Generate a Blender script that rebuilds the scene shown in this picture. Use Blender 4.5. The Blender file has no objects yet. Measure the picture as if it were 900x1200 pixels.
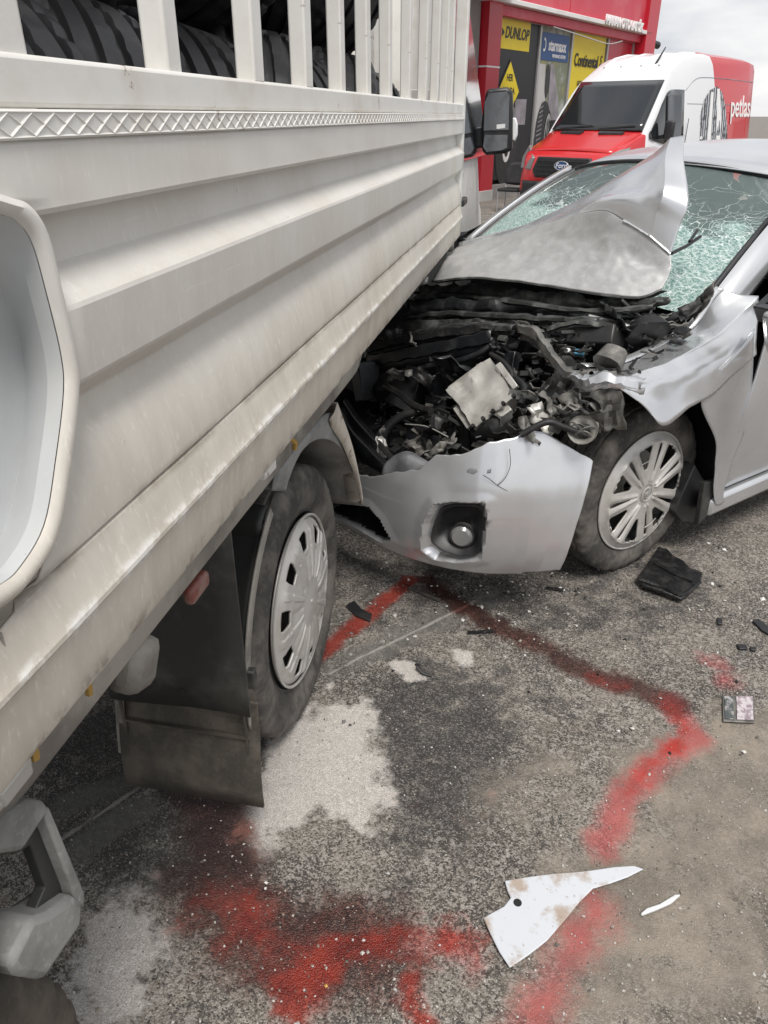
import bpy, math, random
import numpy as np
from mathutils import Vector, Matrix, noise as mnoise
random.seed(7)
rnd = random.random
PI = math.pi
C = bpy.context.scene.collection
sc = bpy.context.scene

# ------------------------------------------------------------------ camera, sky, sun, exposure
H = 1.5
PITCH = math.atan(465 / 880)
cam = bpy.data.cameras.new('camera')
cam.sensor_fit = 'VERTICAL'; cam.sensor_height = 24; cam.sensor_width = 18
cam.lens = 24 * 880 / 1200
cam.clip_start = 0.02; cam.clip_end = 3000
co = bpy.data.objects.new('camera', cam); C.objects.link(co)
co.location = (0, 0, H); co.rotation_euler = (PI / 2 - PITCH, 0, 0)
sc.camera = co

SUN_EL, SUN_AZ = math.radians(62), math.radians(165)      # azimuth clockwise from +Y
w = bpy.data.worlds.new('World'); sc.world = w; w.use_nodes = True
nt = w.node_tree; N_ = nt.nodes; bg = N_['Background']
sky = N_.new('ShaderNodeTexSky'); sky.sky_type = 'NISHITA'; sky.sun_disc = False
sky.sun_elevation = SUN_EL; sky.sun_rotation = SUN_AZ
sky.dust_density = 2.0
tc = N_.new('ShaderNodeTexCoord'); mp = N_.new('ShaderNodeMapping'); mp.inputs['Scale'].default_value = (1, 1, 3.2)
nz = N_.new('ShaderNodeTexNoise'); nz.inputs['Scale'].default_value = 2.6; nz.inputs['Detail'].default_value = 7; nz.inputs['Roughness'].default_value = .55
cr = N_.new('ShaderNodeValToRGB')
cr.color_ramp.elements[0].position = .36; cr.color_ramp.elements[0].color = (5.3, 5.6, 6.3, 1)
cr.color_ramp.elements[1].position = .66; cr.color_ramp.elements[1].color = (11.0, 10.9, 10.7, 1)
mx = N_.new('ShaderNodeMix'); mx.data_type = 'RGBA'; mx.inputs['Factor'].default_value = .9
L_ = nt.links.new
L_(tc.outputs['Generated'], mp.inputs['Vector']); L_(mp.outputs[0], nz.inputs['Vector']); L_(nz.outputs['Fac'], cr.inputs['Fac'])
L_(sky.outputs[0], mx.inputs['A']); L_(cr.outputs['Color'], mx.inputs['B']); L_(mx.outputs['Result'], bg.inputs['Color'])
bg.inputs['Strength'].default_value = .082
sun = bpy.data.lights.new('sun', 'SUN'); sun.energy = 2.5; sun.angle = math.radians(22); sun.color = (1, .96, .9)
so = bpy.data.objects.new('sun', sun); C.objects.link(so)
so.rotation_euler = (PI / 2 - SUN_EL, 0, PI - SUN_AZ)
sc.view_settings.view_transform = 'Standard'; sc.view_settings.look = 'None'
sc.view_settings.gamma = 1; sc.view_settings.use_curve_mapping = False
sc.view_settings.exposure = 0.34

# ------------------------------------------------------------------ helpers: rays of the photograph meeting real planes
cP, sP = math.cos(PITCH), math.sin(PITCH)
def ray(u, v):
    a = (u - 450) / 880; b = (600 - v) / 880
    return Vector((a, cP + b * sP, -sP + b * cP))
def ground(u, v, z=0.0):
    r = ray(u, v); t = (z - H) / r.z
    return Vector((r.x * t, r.y * t, z))
class Frame:
    """a thing's own axes: x forward, y left, z up"""
    def __init__(s, loc, fwd):
        s.o = Vector(loc); s.f = Vector(fwd).normalized(); s.l = Vector((-s.f.y, s.f.x, 0)); s.rz = math.atan2(s.f.y, s.f.x)
    def at(s, u, v, x=None, y=None, z=None):
        r = ray(u, v); o = Vector((0, 0, H)) - s.o; up = Vector((0, 0, 1))
        B = (s.f, s.l, up); rr = [b.dot(r) for b in B]; oo = [b.dot(o) for b in B]
        for i, k in enumerate((x, y, z)):
            if k is not None:
                t = (k - oo[i]) / rr[i]; return Vector([oo[j] + rr[j] * t for j in range(3)])
    def world(s, p): return s.o + s.f * p[0] + s.l * p[1] + Vector((0, 0, p[2]))

# ------------------------------------------------------------------ helpers: meshes
class MB:
    def __init__(s): s.v = []; s.f = []
    def add(s, vs, fs):
        n = len(s.v); s.v += [tuple(p) for p in vs]; s.f += [tuple(i + n for i in f) for f in fs]; return s
    def box(s, c, d, R=None):
        c = Vector(c); hx, hy, hz = d[0] / 2, d[1] / 2, d[2] / 2
        vs = [Vector((x, y, z)) for x in (-hx, hx) for y in (-hy, hy) for z in (-hz, hz)]
        if R is not None: vs = [R @ p for p in vs]
        return s.add([c + p for p in vs], [(0, 1, 3, 2), (4, 6, 7, 5), (0, 4, 5, 1), (2, 3, 7, 6), (0, 2, 6, 4), (1, 5, 7, 3)])
    def bar(s, a, b, w, t=None, up=(0, 0, 1)):
        a, b = Vector(a), Vector(b); t = t or w
        x = (b - a); L = x.length; x.normalize(); u = Vector(up)
        if abs(x.dot(u)) > .98: u = Vector((1, 0, 0))
        y = u.cross(x).normalized(); z = x.cross(y)
        R = Matrix((x, y, z)).transposed()
        return s.box((a + b) / 2, (L, w, t), R)
    def tube(s, path, r, n=8, cap=True):
        path = [Vector(p) for p in path]; m = len(path); rs = r if isinstance(r, (list, tuple)) else [r] * m
        base = len(s.v); prev = None
        for i, p in enumerate(path):
            d = (path[min(i + 1, m - 1)] - path[max(i - 1, 0)]).normalized()
            if prev is None:
                u = Vector((0, 0, 1)) if abs(d.z) < .9 else Vector((1, 0, 0))
                a = d.cross(u).normalized()
            else:
                a = (prev - d * prev.dot(d)).normalized()
            prev = a; b = d.cross(a)
            for k in range(n):
                t = 2 * PI * k / n
                s.v.append(tuple(p + (a * math.cos(t) + b * math.sin(t)) * rs[i]))
        for i in range(m - 1):
            for k in range(n):
                k2 = (k + 1) % n
                s.f.append((base + i * n + k, base + i * n + k2, base + (i + 1) * n + k2, base + (i + 1) * n + k))
        if cap:
            s.f.append(tuple(base + k for k in reversed(range(n)))); s.f.append(tuple(base + (m - 1) * n + k for k in range(n)))
        return s
    def grid(s, P, wrapu=False, wrapv=False, skip=None):
        nr, nc = len(P), len(P[0]); base = len(s.v)
        for row in P:
            s.v += [tuple(p) for p in row]
        for i in range(nr if wrapu else nr - 1):
            for j in range(nc if wrapv else nc - 1):
                if skip and skip(i, j): continue
                i2, j2 = (i + 1) % nr, (j + 1) % nc
                s.f.append((base + i * nc + j, base + i * nc + j2, base + i2 * nc + j2, base + i2 * nc + j))
        return s
    def lathe(s, prof, n=48, mod=None):
        """profile of (y, r) about the y axis"""
        P = []
        for i in range(n):
            t = 2 * PI * i / n; row = []
            for k, (y, r) in enumerate(prof):
                if mod: r = mod(i, k, r)
                row.append((r * math.cos(t), y, r * math.sin(t)))
            P.append(row)
        return s.grid(P, wrapu=True)
    def prism(s, poly, ext):
        """closed polygon of 3-D points, extruded by the vector ext"""
        e = Vector(ext); n = len(poly); p = [Vector(q) for q in poly]
        return s.add(p + [q + e for q in p], [tuple(range(n)), tuple(range(2 * n - 1, n - 1, -1))] + [(i, i + n, (i + 1) % n + n, (i + 1) % n) for i in range(n)])
    def rock(s, c, r, q=.35, fl=.7):
        R = Matrix.Rotation(rnd() * 6.3, 3, 'Z') @ Matrix.Rotation(rnd() * .8, 3, 'X')
        d = [(1, 0, 0), (-1, 0, 0), (0, 1, 0), (0, -1, 0), (0, 0, fl), (0, 0, -fl)]
        vs = [Vector(c) + R @ (Vector(p) * r * (1 - q + 2 * q * rnd())) for p in d]
        return s.add(vs, [(0, 2, 4), (2, 1, 4), (1, 3, 4), (3, 0, 4), (2, 0, 5), (1, 2, 5), (3, 1, 5), (0, 3, 5)])
    def mesh(s, name, smooth=30):
        m = bpy.data.meshes.new(name); m.from_pydata(s.v, [], s.f); m.validate(); 
        import bmesh
        b = bmesh.new(); b.from_mesh(m); bmesh.ops.recalc_face_normals(b, faces=b.faces); b.to_mesh(m); b.free()
        if smooth:
            m.polygons.foreach_set('use_smooth', [True] * len(m.polygons)); m.set_sharp_from_angle(angle=math.radians(smooth))
        m.update(); return m
def crumple(mb, amp, scale, seed=0, start=0, axis=None):
    for i in range(start, len(mb.v)):
        p = Vector(mb.v[i]); q = p * scale + Vector((seed * 3.7, seed * 1.3, seed * 2.1))
        n = mnoise.noise_vector(q) * amp + mnoise.noise_vector(q * 2.7) * amp * .45
        mb.v[i] = tuple(p + n)
    return mb
def link(name, me, mat=None, parent=None):
    o = bpy.data.objects.new(name, me); C.objects.link(o)
    if mat is not None: me.materials.append(mat)
    if parent is not None: o.parent = parent
    return o
def part(name, mb, mat, parent=None, smooth=30, bevel=0, solid=0, sub=0, label=None, kind=None, off=0):
    o = link(name, mb.mesh(name, smooth), mat, parent)
    if sub:
        m = o.modifiers.new('s', 'SUBSURF'); m.levels = m.render_levels = sub
    if solid:
        m = o.modifiers.new('t', 'SOLIDIFY'); m.thickness = solid; m.offset = off
    if bevel:
        m = o.modifiers.new('b', 'BEVEL'); m.width = bevel; m.segments = 2; m.limit_method = 'ANGLE'; m.angle_limit = math.radians(40)
    if label: o['label'] = label
    if kind: o['kind'] = kind
    return o
def tag(o, label=None, cat=None, group=None, kind=None):
    for k, v in (('label', label), ('category', cat), ('group', group), ('kind', kind)):
        if v: o[k] = v
    return o
def empty(name, loc, rz=0, parent=None):
    o = bpy.data.objects.new(name, None); o.empty_display_size = .1; C.objects.link(o)
    o.location = loc; o.rotation_euler = (0, 0, rz)
    if parent is not None: o.parent = parent
    return o
def copy_tree(o, parent=None):
    c = o.copy(); C.objects.link(c)
    if parent is not None: c.parent = parent
    for ch in list(o.children): copy_tree(ch, c)
    return c
def cat(p0, p1, p2, p3, t):
    return .5 * ((2 * p1) + (p2 - p0) * t + (2 * p0 - 5 * p1 + 4 * p2 - p3) * t * t + (3 * p1 - p0 - 3 * p2 + p3) * t ** 3)
def spline(pts, n):
    pts = [Vector(p) for p in pts]; m = len(pts); out = []
    for i in range(n):
        t = i / (n - 1) * (m - 1); k = min(int(t), m - 2); f = t - k
        a = pts[k - 1] if k > 0 else 2 * pts[0] - pts[1]
        d = pts[k + 2] if k + 2 < m else 2 * pts[-1] - pts[-2]
        out.append(cat(a, pts[k], pts[k + 1], d, f))
    return out
def patch(ctrl, nr, nc):
    rows = [spline(r, nc) for r in ctrl]
    cols = [spline([rows[i][j] for i in range(len(rows))], nr) for j in range(nc)]
    return [[cols[j][i] for j in range(nc)] for i in range(nr)]
def interp(x, xs, ys):
    return float(np.interp(x, xs, ys))
def text(name, body, size, mat, parent, loc, xdir, zdir, depth=.004, bold=0, sx=1.0, shear=0, align='CENTER'):
    cu = bpy.data.curves.new(name, 'FONT'); cu.body = body; cu.size = size; cu.extrude = depth; cu.offset = bold; cu.shear = shear
    cu.align_x = align; cu.align_y = 'CENTER'; cu.resolution_u = 3
    t = bpy.data.objects.new(name, cu); C.objects.link(t); bpy.context.view_layer.update()
    me = bpy.data.meshes.new_from_object(t.evaluated_get(bpy.context.evaluated_depsgraph_get()))
    bpy.data.objects.remove(t); me.materials.clear()
    x = Vector(xdir).normalized(); z = Vector(zdir).normalized(); n = x.cross(z)
    M = Matrix((x * sx, z, n)).transposed().to_4x4(); M.translation = Vector(loc); me.transform(M)
    return link(name, me, mat, parent)

# ------------------------------------------------------------------ helpers: materials
MATS = {}
class NT:
    def __init__(s, name):
        s.m = bpy.data.materials.new(name); s.m.use_nodes = True; s.t = s.m.node_tree; s.b = s.t.nodes['Principled BSDF']
        s.tc = s.t.nodes.new('ShaderNodeTexCoord')
    def n(s, kind, **kw):
        x = s.t.nodes.new('ShaderNode' + kind)
        for k, v in kw.items():
            if k in x.inputs.keys(): x.inputs[k].default_value = v
            else: setattr(x, k, v)
        return x
    def l(s, a, b): s.t.links.new(a, b)
    def co(s, scale=(1, 1, 1)):
        m = s.n('Mapping'); m.inputs['Scale'].default_value = scale; s.l(s.tc.outputs['Object'], m.inputs['Vector']); return m.outputs[0]
    def noise(s, scale, detail=4, rough=.55, vec=None, dist=0):
        x = s.n('TexNoise'); x.inputs['Scale'].default_value = scale; x.inputs['Detail'].default_value = detail; x.inputs['Roughness'].default_value = rough; x.inputs['Distortion'].default_value = dist
        s.l(vec or s.tc.outputs['Object'], x.inputs['Vector']); return x.outputs['Fac']
    def ramp(s, fac, lo, hi, a=0.0, b=1.0):
        x = s.n('MapRange'); x.interpolation_type = 'SMOOTHSTEP'
        for k, v in zip(('From Min', 'From Max', 'To Min', 'To Max'), (lo, hi, a, b)): x.inputs[k].default_value = v
        s.l(fac, x.inputs['Value']); return x.outputs['Result']
    def mix(s, fac, a, b):
        x = s.n('Mix'); x.data_type = 'RGBA'
        for k, v in (('Factor', fac), ('A', a), ('B', b)):
            if isinstance(v, (int, float)): x.inputs[k].default_value = v
            elif isinstance(v, tuple): x.inputs[k].default_value = (*v, 1) if len(v) == 3 else v
            else: s.l(v, x.inputs[k])
        return x.outputs['Result']
    def math(s, op, a, b=None, clamp=False):
        x = s.n('Math'); x.operation = op; x.use_clamp = clamp
        for i, v in enumerate((a, b)):
            if v is None: continue
            if isinstance(v, (int, float)): x.inputs[i].default_value = v
            else: s.l(v, x.inputs[i])
        return x.outputs[0]
    def bump(s, h, strength=.3, dist=.01):
        x = s.n('Bump'); x.inputs['Strength'].default_value = strength; x.inputs['Distance'].default_value = dist
        s.l(h, x.inputs['Height']); s.l(x.outputs[0], s.b.inputs['Normal'])
    def attr(s, name):
        x = s.n('Attribute'); x.attribute_name = name; return x.outputs['Fac']
    def set(s, k, v):
        if isinstance(v, (int, float)): s.b.inputs[k].default_value = v
        elif isinstance(v, tuple): s.b.inputs[k].default_value = (*v, 1) if len(v) == 3 else v
        else: s.l(v, s.b.inputs[k])
def mat(name, col, rough=.5, metal=0, col2=None, scale=6, lo=.4, hi=.65, amt=1.0, fine=None, bump=0, bscale=60, coat=0, stretch=(1, 1, 1), spec=None, bdist=.004):
    if name in MATS: return MATS[name]
    n = NT(name); v = n.co(stretch); c = col
    if col2:
        f = n.ramp(n.noise(scale, 6, .6, v), lo, hi, 0, amt); c = n.mix(f, col, col2)
    if fine:
        f2 = n.ramp(n.noise(fine[0], 7, .68, v), fine[1], fine[2], 0, fine[3]); c = n.mix(f2, c, fine[4])
    n.set('Base Color', c); n.set('Roughness', rough); n.set('Metallic', metal)
    if coat: n.set('Coat Weight', coat); n.set('Coat Roughness', .12)
    if spec is not None: n.set('Specular IOR Level', spec)
    if bump: n.bump(n.noise(bscale, 5, .6, v), bump, bdist)
    MATS[name] = n.m; return n.m

M_panel = mat('dusty_white_paint', (.60, .565, .51), .55, 0, (.50, .46, .40), 5, .35, .7, .8, (60, .56, .72, .45, (.72, .69, .63)), .05, 90, stretch=(1, 1, .25))
def dusty_panel():
    n = NT('dusty_white_panel'); v = n.co((1, 1, .22)); sx = n.n('SeparateXYZ'); n.l(n.tc.outputs['Object'], sx.inputs[0])
    c = n.mix(n.ramp(n.noise(5, 6, .6, v), .35, .7, 0, .8), (.63, .615, .585), (.55, .525, .485))
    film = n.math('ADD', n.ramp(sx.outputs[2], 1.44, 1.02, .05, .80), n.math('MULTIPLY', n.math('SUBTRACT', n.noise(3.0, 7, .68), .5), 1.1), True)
    c = n.mix(film, c, n.mix(n.ramp(n.noise(26, 5, .65, v), .35, .65), (.52, .475, .40), (.44, .395, .33)))
    fl = n.co((1, 1, .3)); c = n.mix(n.ramp(n.noise(150, 4, .65, fl), .54, .74, 0, .45), c, (.74, .715, .66))
    c = n.mix(n.ramp(n.noise(38, 4, .7), .68, .76, 0, .5), c, (.30, .26, .21))
    # paint scuffed along the lowest fold, scrapes along the side, grime settled in the creases
    scr = n.math('MULTIPLY', n.ramp(n.noise(22, 8, .75, n.co((.25, 1, 5))), .60, .68), n.ramp(n.noise(2.2, 3, .5), .48, .6)); c = n.mix(n.math('MULTIPLY', scr, .6), c, (.74, .73, .70))
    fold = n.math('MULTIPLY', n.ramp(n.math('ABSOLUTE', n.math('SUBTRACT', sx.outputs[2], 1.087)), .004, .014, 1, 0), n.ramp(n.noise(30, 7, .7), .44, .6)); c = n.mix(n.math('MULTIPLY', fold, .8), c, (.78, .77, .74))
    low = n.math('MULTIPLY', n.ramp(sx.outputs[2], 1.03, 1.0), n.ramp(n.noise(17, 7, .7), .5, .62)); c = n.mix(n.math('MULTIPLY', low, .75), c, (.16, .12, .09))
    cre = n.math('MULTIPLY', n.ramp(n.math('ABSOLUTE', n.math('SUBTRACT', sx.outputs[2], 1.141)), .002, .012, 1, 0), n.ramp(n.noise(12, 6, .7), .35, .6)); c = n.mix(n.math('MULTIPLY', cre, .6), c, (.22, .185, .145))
    n.set('Base Color', c); n.set('Roughness', .55); n.bump(n.noise(70, 5, .6, v), .08, .003); return n.m
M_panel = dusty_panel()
M_rail = mat('chipped_white_paint', (.70, .69, .66), .5, 0, (.55, .51, .45), 7, .45, .75, .7, (19, .63, .68, .8, (.19, .10, .055)), .08, 80)
M_white = mat('clean_white_paint', (.54, .555, .565), .8, 0, (.44, .44, .425), 4, .4, .7, .6, (70, .68, .73, .5, (.2, .17, .15)), 0, 50)
M_beam = mat('muddy_grey_paint', (.36, .34, .30), .6, 0, (.14, .13, .115), 4, .42, .62, .9, (50, .5, .7, .3, (.42, .39, .34)), .1, 60)
M_gun = mat('dusty_grey_plastic', (.27, .27, .26), .6, 0, (.13, .128, .122), 8, .4, .65, .8, (110, .5, .7, .35, (.45, .44, .42)), .12, 150)
M_black = mat('black_plastic', (.018, .018, .02), .42, 0, (.045, .043, .04), 12, .45, .7, .6)
M_dark = mat('sooty_dark_metal', (.018, .018, .019), .5, .25, (.07, .066, .06), 14, .48, .7, .8, (60, .58, .7, .5, (.14, .13, .12)), .2, 40)
M_dark2 = mat('grimy_dark_plastic', (.012, .013, .015), .36, 0, (.05, .052, .055), 18, .5, .7, .7, None, .15, 60)
M_midgrey = mat('grimy_grey_sheet', (.04, .042, .04), .45, .3, (.13, .135, .13), 16, .45, .65, .9, (50, .6, .72, .6, (.22, .22, .21)), .25, 40)
M_ledgegrey = mat('scuffed_grey_plastic', (.20, .205, .215), .5, .2, (.10, .10, .105), 14, .42, .65, .9, (60, .58, .7, .5, (.36, .35, .34)), .15, 40)
M_tray = mat('scuffed_black_plastic', (.010, .010, .011), .38, 0, (.035, .034, .033), 30, .45, .65, .8, (90, .62, .72, .5, (.12, .11, .1)), .5, 55, bdist=.012)
M_rubber = mat('dusty_tyre_rubber', (.045, .042, .039), .85, 0, (.185, .168, .148), 9, .4, .68, .8, (70, .5, .7, .35, (.2, .18, .155)), .2, 120)
M_rubber_new = mat('black_tyre_rubber', (.018, .018, .02), .42, 0, (.05, .05, .05), 12, .45, .7, .6, None, .1, 140)
M_flap = mat('muddy_rubber_flap', (.055, .049, .040), .75, 0, (.125, .108, .086), 10, .4, .65, .8, (120, .5, .7, .3, (.16, .14, .11)), .25, 120)
M_guard = mat('dirty_splash_guard', (.035, .036, .034), .5, 0, (.10, .10, .09), 6, .5, .7, .8, (90, .6, .75, .3, (.13, .12, .1)), .1, 90)
M_paint = mat('silver_car_paint', (.64, .65, .67), .27, .7, (.56, .565, .575), 5, .4, .7, .6, (140, .55, .75, .25, (.52, .50, .47)), .02, 30, coat=.35)
M_bumper = mat('scuffed_silver_bumper', (.64, .65, .67), .28, .65, (.57, .575, .585), 5, .4, .7, .6, (34, .70, .74, .7, (.16, .16, .16)), .02, 30, coat=.35)
M_dusty = mat('dusty_silver_paint', (.43, .43, .43), .5, .3, (.34, .34, .34), 22, .40, .66, .6, (120, .55, .70, .55, (.60, .60, .60)), .05, 60, coat=.1)
M_bare = mat('torn_bare_metal', (.20, .192, .178), .55, .3, (.10, .096, .09), 16, .42, .62, .9, (60, .6, .7, .5, (.12, .11, .1)), .2, 50)
M_alu = mat('cast_aluminium', (.50, .49, .46), .45, .4, (.32, .30, .27), 14, .45, .65, .8, (50, .62, .7, .7, (.08, .075, .07)), .3, 45)
M_hub = mat('silver_wheel_cover', (.56, .545, .52), .42, .3, (.44, .42, .385), 9, .42, .66, .8, (90, .56, .72, .4, (.36, .33, .29)), .04, 80)
M_lamp = mat('lamp_glass', (.25, .25, .25), .15, .3)
M_glassdark = mat('tinted_glass', (.012, .014, .016), .06, 0, coat=.5, spec=.7)
M_mirror = mat('dusty_mirror_glass', (.30, .32, .35), .16, .9, (.2, .2, .2), 20, .45, .7, .6)
M_amber = mat('amber_plastic', (.42, .26, .06), .4)
M_redlens = mat('faded_red_lens', (.22, .07, .055), .35, 0, (.3, .2, .17), 20, .45, .6, .8)
M_red = mat('red_sign_paint', (.52, .012, .03), .4, 0, (.46, .02, .035), 2, .4, .7, .7, coat=.2)
M_pink = mat('weathered_red_cladding', (.56, .045, .075), .45, 0, (.60, .12, .14), 1.2, .42, .7, .8)
M_vanred = mat('van_red_paint', (.55, .02, .022), .3, 0, (.48, .018, .02), 3, .4, .7, .6, coat=.5)
M_wall = mat('grey_render', (.30, .29, .28), .8, 0, (.24, .23, .22), 3, .4, .7, .7, None, .2, 60)
M_frame = mat('brushed_frame', (.42, .42, .42), .4, .4)
M_ledge = mat('white_ledge_paint', (.75, .75, .74), .5, 0, (.62, .6, .58), 3, .45, .7, .6)
M_yellow = mat('yellow_print', (.74, .58, .01), .45, 0, (.68, .53, .02), 3, .4, .7, .6)
M_blackprint = mat('black_print', (.012, .012, .014), .45)
M_blue = mat('blue_print', (.02, .075, .22), .45)
M_whiteprint = mat('white_print', (.8, .8, .8), .5)
M_greyprint = mat('grey_print', (.2, .19, .2), .5, 0, (.34, .31, .35), 3, .35, .65, .9)
M_blueplug = mat('blue_connector', (.12, .36, .55), .4)
M_shard = mat('white_plastic_shard', (.58, .60, .635), .4, 0, (.36, .27, .20), 13, .49, .64, .85, (70, .60, .68, .6, (.3, .21, .15)))
M_seat = mat('grey_seat_cloth', (.05, .05, .055), .9)
M_gate = mat('pale_metal_cladding', (.50, .50, .49), .6, 0, (.4, .4, .39), 2, .4, .7, .7)
M_tread_print = None

# ------------------------------------------------------------------ ground
def fall(Y):
    t = max(0.0, Y - 5.5); return -.017 * min(t, 14) if t > 0 else 0.0
xs = np.concatenate([-np.geomspace(900, 1.5, 26), np.arange(-1.3, 2.35, .0125), np.geomspace(2.5, 900, 26)])
ys = np.concatenate([-np.geomspace(300, .4, 14), np.arange(.3, 3.9, .0125), np.geomspace(4.0, 1200, 40)])
GX, GY = np.meshgrid(xs, ys)
vx, vy = GX.ravel(), GY.ravel()
near = (vx > -1.6) & (vx < 2.6) & (vy > .2) & (vy < 4.2)
def poly_dist(pts):
    """distance to a polyline given in photo pixels lying on the ground"""
    P = [ground(u, v) for u, v in pts]; d = np.full(vx.shape, 1e3)
    for a, b in zip(P[:-1], P[1:]):
        ax, ay, bx, by = a.x, a.y, b.x, b.y; ex, ey = bx - ax, by - ay; L2 = ex * ex + ey * ey + 1e-9
        t = np.clip(((vx - ax) * ex + (vy - ay) * ey) / L2, 0, 1)
        d = np.minimum(d, np.hypot(vx - ax - t * ex, vy - ay - t * ey))
    return d
def inside(pts):
    P = [ground(u, v) for u, v in pts]; r = np.zeros(vx.shape, bool); n = len(P)
    for i in range(n):
        a, b = P[i], P[(i + 1) % n]
        if a.y == b.y: continue
        cnd = ((a.y > vy) != (b.y > vy)) & (vx < (b.x - a.x) * (vy - a.y) / (b.y - a.y) + a.x); r ^= cnd
    return r
def blob(pts, soft=.05):
    d = poly_dist(list(pts) + [pts[0]]); s = np.where(inside(pts), d, -d)
    return np.clip(.5 + s / (2 * soft), 0, 1)
def stroke(pts, wd, soft=.04):
    return np.clip(.5 + (wd - poly_dist(pts)) / (2 * soft), 0, 1)
red = np.zeros(vx.shape); maroon = np.zeros(vx.shape); pink = np.zeros(vx.shape); pale = np.zeros(vx.shape); tan = np.zeros(vx.shape); dark = np.zeros(vx.shape); smooth = np.zeros(vx.shape); line = np.zeros(vx.shape)
def up(a, b, k=1.0): np.maximum(a, b * k, out=a)
up(red, stroke([(360, 775), (415, 735), (455, 700), (480, 680)], .034, .03))
up(maroon, stroke([(500, 680), (560, 722), (640, 762), (700, 795), (735, 802)], .042, .05))
up(red, stroke([(690, 795), (735, 806)], .028, .04), .75)
up(maroon, stroke([(720, 800), (755, 808), (792, 826)], .045, .04), 1)
up(red, stroke([(786, 828), (803, 850), (795, 872), (765, 893), (740, 922)], .026, .04), .8)
up(pink, stroke([(785, 822), (815, 862), (775, 892), (735, 930), (706, 990)], .046, .04), 1)
up(pink, stroke([(830, 775), (850, 785), (848, 800)], .045, .05), .8)
up(maroon, blob([(198, 900), (290, 905), (300, 990), (330, 1060), (300, 1100), (255, 1090), (220, 1000)], .06))
up(maroon, stroke([(255, 1040), (300, 1090), (360, 1110), (430, 1112)], .10, .10), 1)
up(red, stroke([(262, 1055), (300, 1095), (345, 1115)], .06, .09), .8)
up(red, blob([(316, 1145), (372, 1100), (425, 1088), (448, 1100), (398, 1150), (372, 1190), (345, 1215), (318, 1185)], .035))
up(red, stroke([(415, 1115), (470, 1105), (545, 1098)], .04, .06), .9)
up(red, stroke([(478, 1150), (484, 1180), (505, 1215)], .024, .03), 1)
up(pink, stroke([(440, 1110), (520, 1108), (556, 1130)], .03, .05), .8)
up(pink, stroke([(615, 1215), (655, 1140), (700, 1065)], .05, .06), .95)
up(pink, stroke([(470, 940), (560, 960), (580, 925)], .04, .08), .35)
up(pale, blob([(318, 868), (378, 832), (425, 818), (446, 862), (452, 905), (462, 945), (420, 972), (372, 955), (345, 970), (302, 1008), (280, 985), (276, 935), (300, 910)], .07))
up(pale, blob([(95, 1085), (120, 1055), (165, 1040), (186, 1070), (198, 1112), (178, 1160), (150, 1215), (70, 1215), (80, 1130)], .09), .95)
up(pale, blob([(450, 780), (475, 772), (500, 795), (478, 800)], .03), 1)
up(pale, blob([(528, 760), (552, 765), (556, 780), (535, 782)], .03), 1)
up(pale, stroke([(575, 760), (600, 775), (680, 830)], .03, .06), .4)
up(pale, stroke([(320, 880), (372, 820), (392, 800)], .02, .02), .6)
up(dark, blob([(400, 840), (470, 740), (600, 800), (640, 880), (570, 1000), (470, 1040), (430, 930)], .12), .75)  # dark oily asphalt out in the open
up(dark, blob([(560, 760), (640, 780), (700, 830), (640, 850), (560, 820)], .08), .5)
up(dark, blob([(190, 900), (280, 890), (320, 1040), (230, 1060), (110, 1060), (90, 1000)], .06), .8)  # darker ground around the mud flap
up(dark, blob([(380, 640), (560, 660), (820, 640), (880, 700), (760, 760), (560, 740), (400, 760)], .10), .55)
up(dark, blob([(40, 850), (330, 780), (320, 890), (180, 930), (40, 1060)], .05), .8)  # darker ground beneath the truck
up(tan, blob([(640, 985), (900, 880), (960, 1000), (940, 1240), (560, 1240), (600, 1090)], .12), .8)
up(tan, blob([(520, 920), (650, 830), (700, 830), (690, 960), (540, 1010)], .06), .45)
up(tan, blob([(700, 880), (840, 820), (960, 820), (940, 960), (700, 1000)], .07), .75)
up(smooth, blob([(75, 990), (150, 935), (190, 930), (180, 955), (90, 1015)], .02), .9)
up(smooth, blob([(150, 930), (40, 985), (60, 930), (200, 880)], .03), .6)
up(smooth, blob([(370, 780), (470, 725), (560, 690), (600, 700), (520, 745), (385, 805)], .02), .55)
up(line, stroke([(70, 985), (190, 905)], .004, .008)); up(line, stroke([(385, 790), (470, 748), (560, 702)], .004, .008))
z = np.zeros(vx.shape); z -= .017 * np.clip(vy - 5.5, 0, 14)
ridx = np.nonzero(near)[0]
for i in ridx:
    q = Vector((vx[i], vy[i], 0)); z[i] += .005 * mnoise.noise(q * 3) + .0022 * mnoise.noise(q * 17)
me = bpy.data.meshes.new('ground')
nv = len(vx); nxx, nyy = len(xs), len(ys)
me.vertices.add(nv); me.vertices.foreach_set('co', np.c_[vx, vy, z].ravel().astype(np.float32))
ii, jj = np.meshgrid(np.arange(nyy - 1), np.arange(nxx - 1), indexing='ij'); a0 = (ii * nxx + jj).ravel()
quads = np.c_[a0, a0 + 1, a0 + nxx + 1, a0 + nxx].astype(np.int32); nq = len(quads)
me.loops.add(nq * 4); me.loops.foreach_set('vertex_index', quads.ravel())
me.polygons.add(nq); me.polygons.foreach_set('loop_start', np.arange(nq, dtype=np.int32) * 4); me.polygons.foreach_set('loop_total', np.full(nq, 4, np.int32))
me.polygons.foreach_set('use_smooth', np.ones(nq, bool)); me.update(calc_edges=True)
for nm, arr in (('red', red), ('maroon', maroon), ('pink', pink), ('pale', pale), ('tan', tan), ('dark_ground', dark), ('smooth', smooth), ('line', line)):
    at = me.attributes.new(nm, 'FLOAT', 'POINT'); at.data.foreach_set('value', arr.astype(np.float32))
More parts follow.
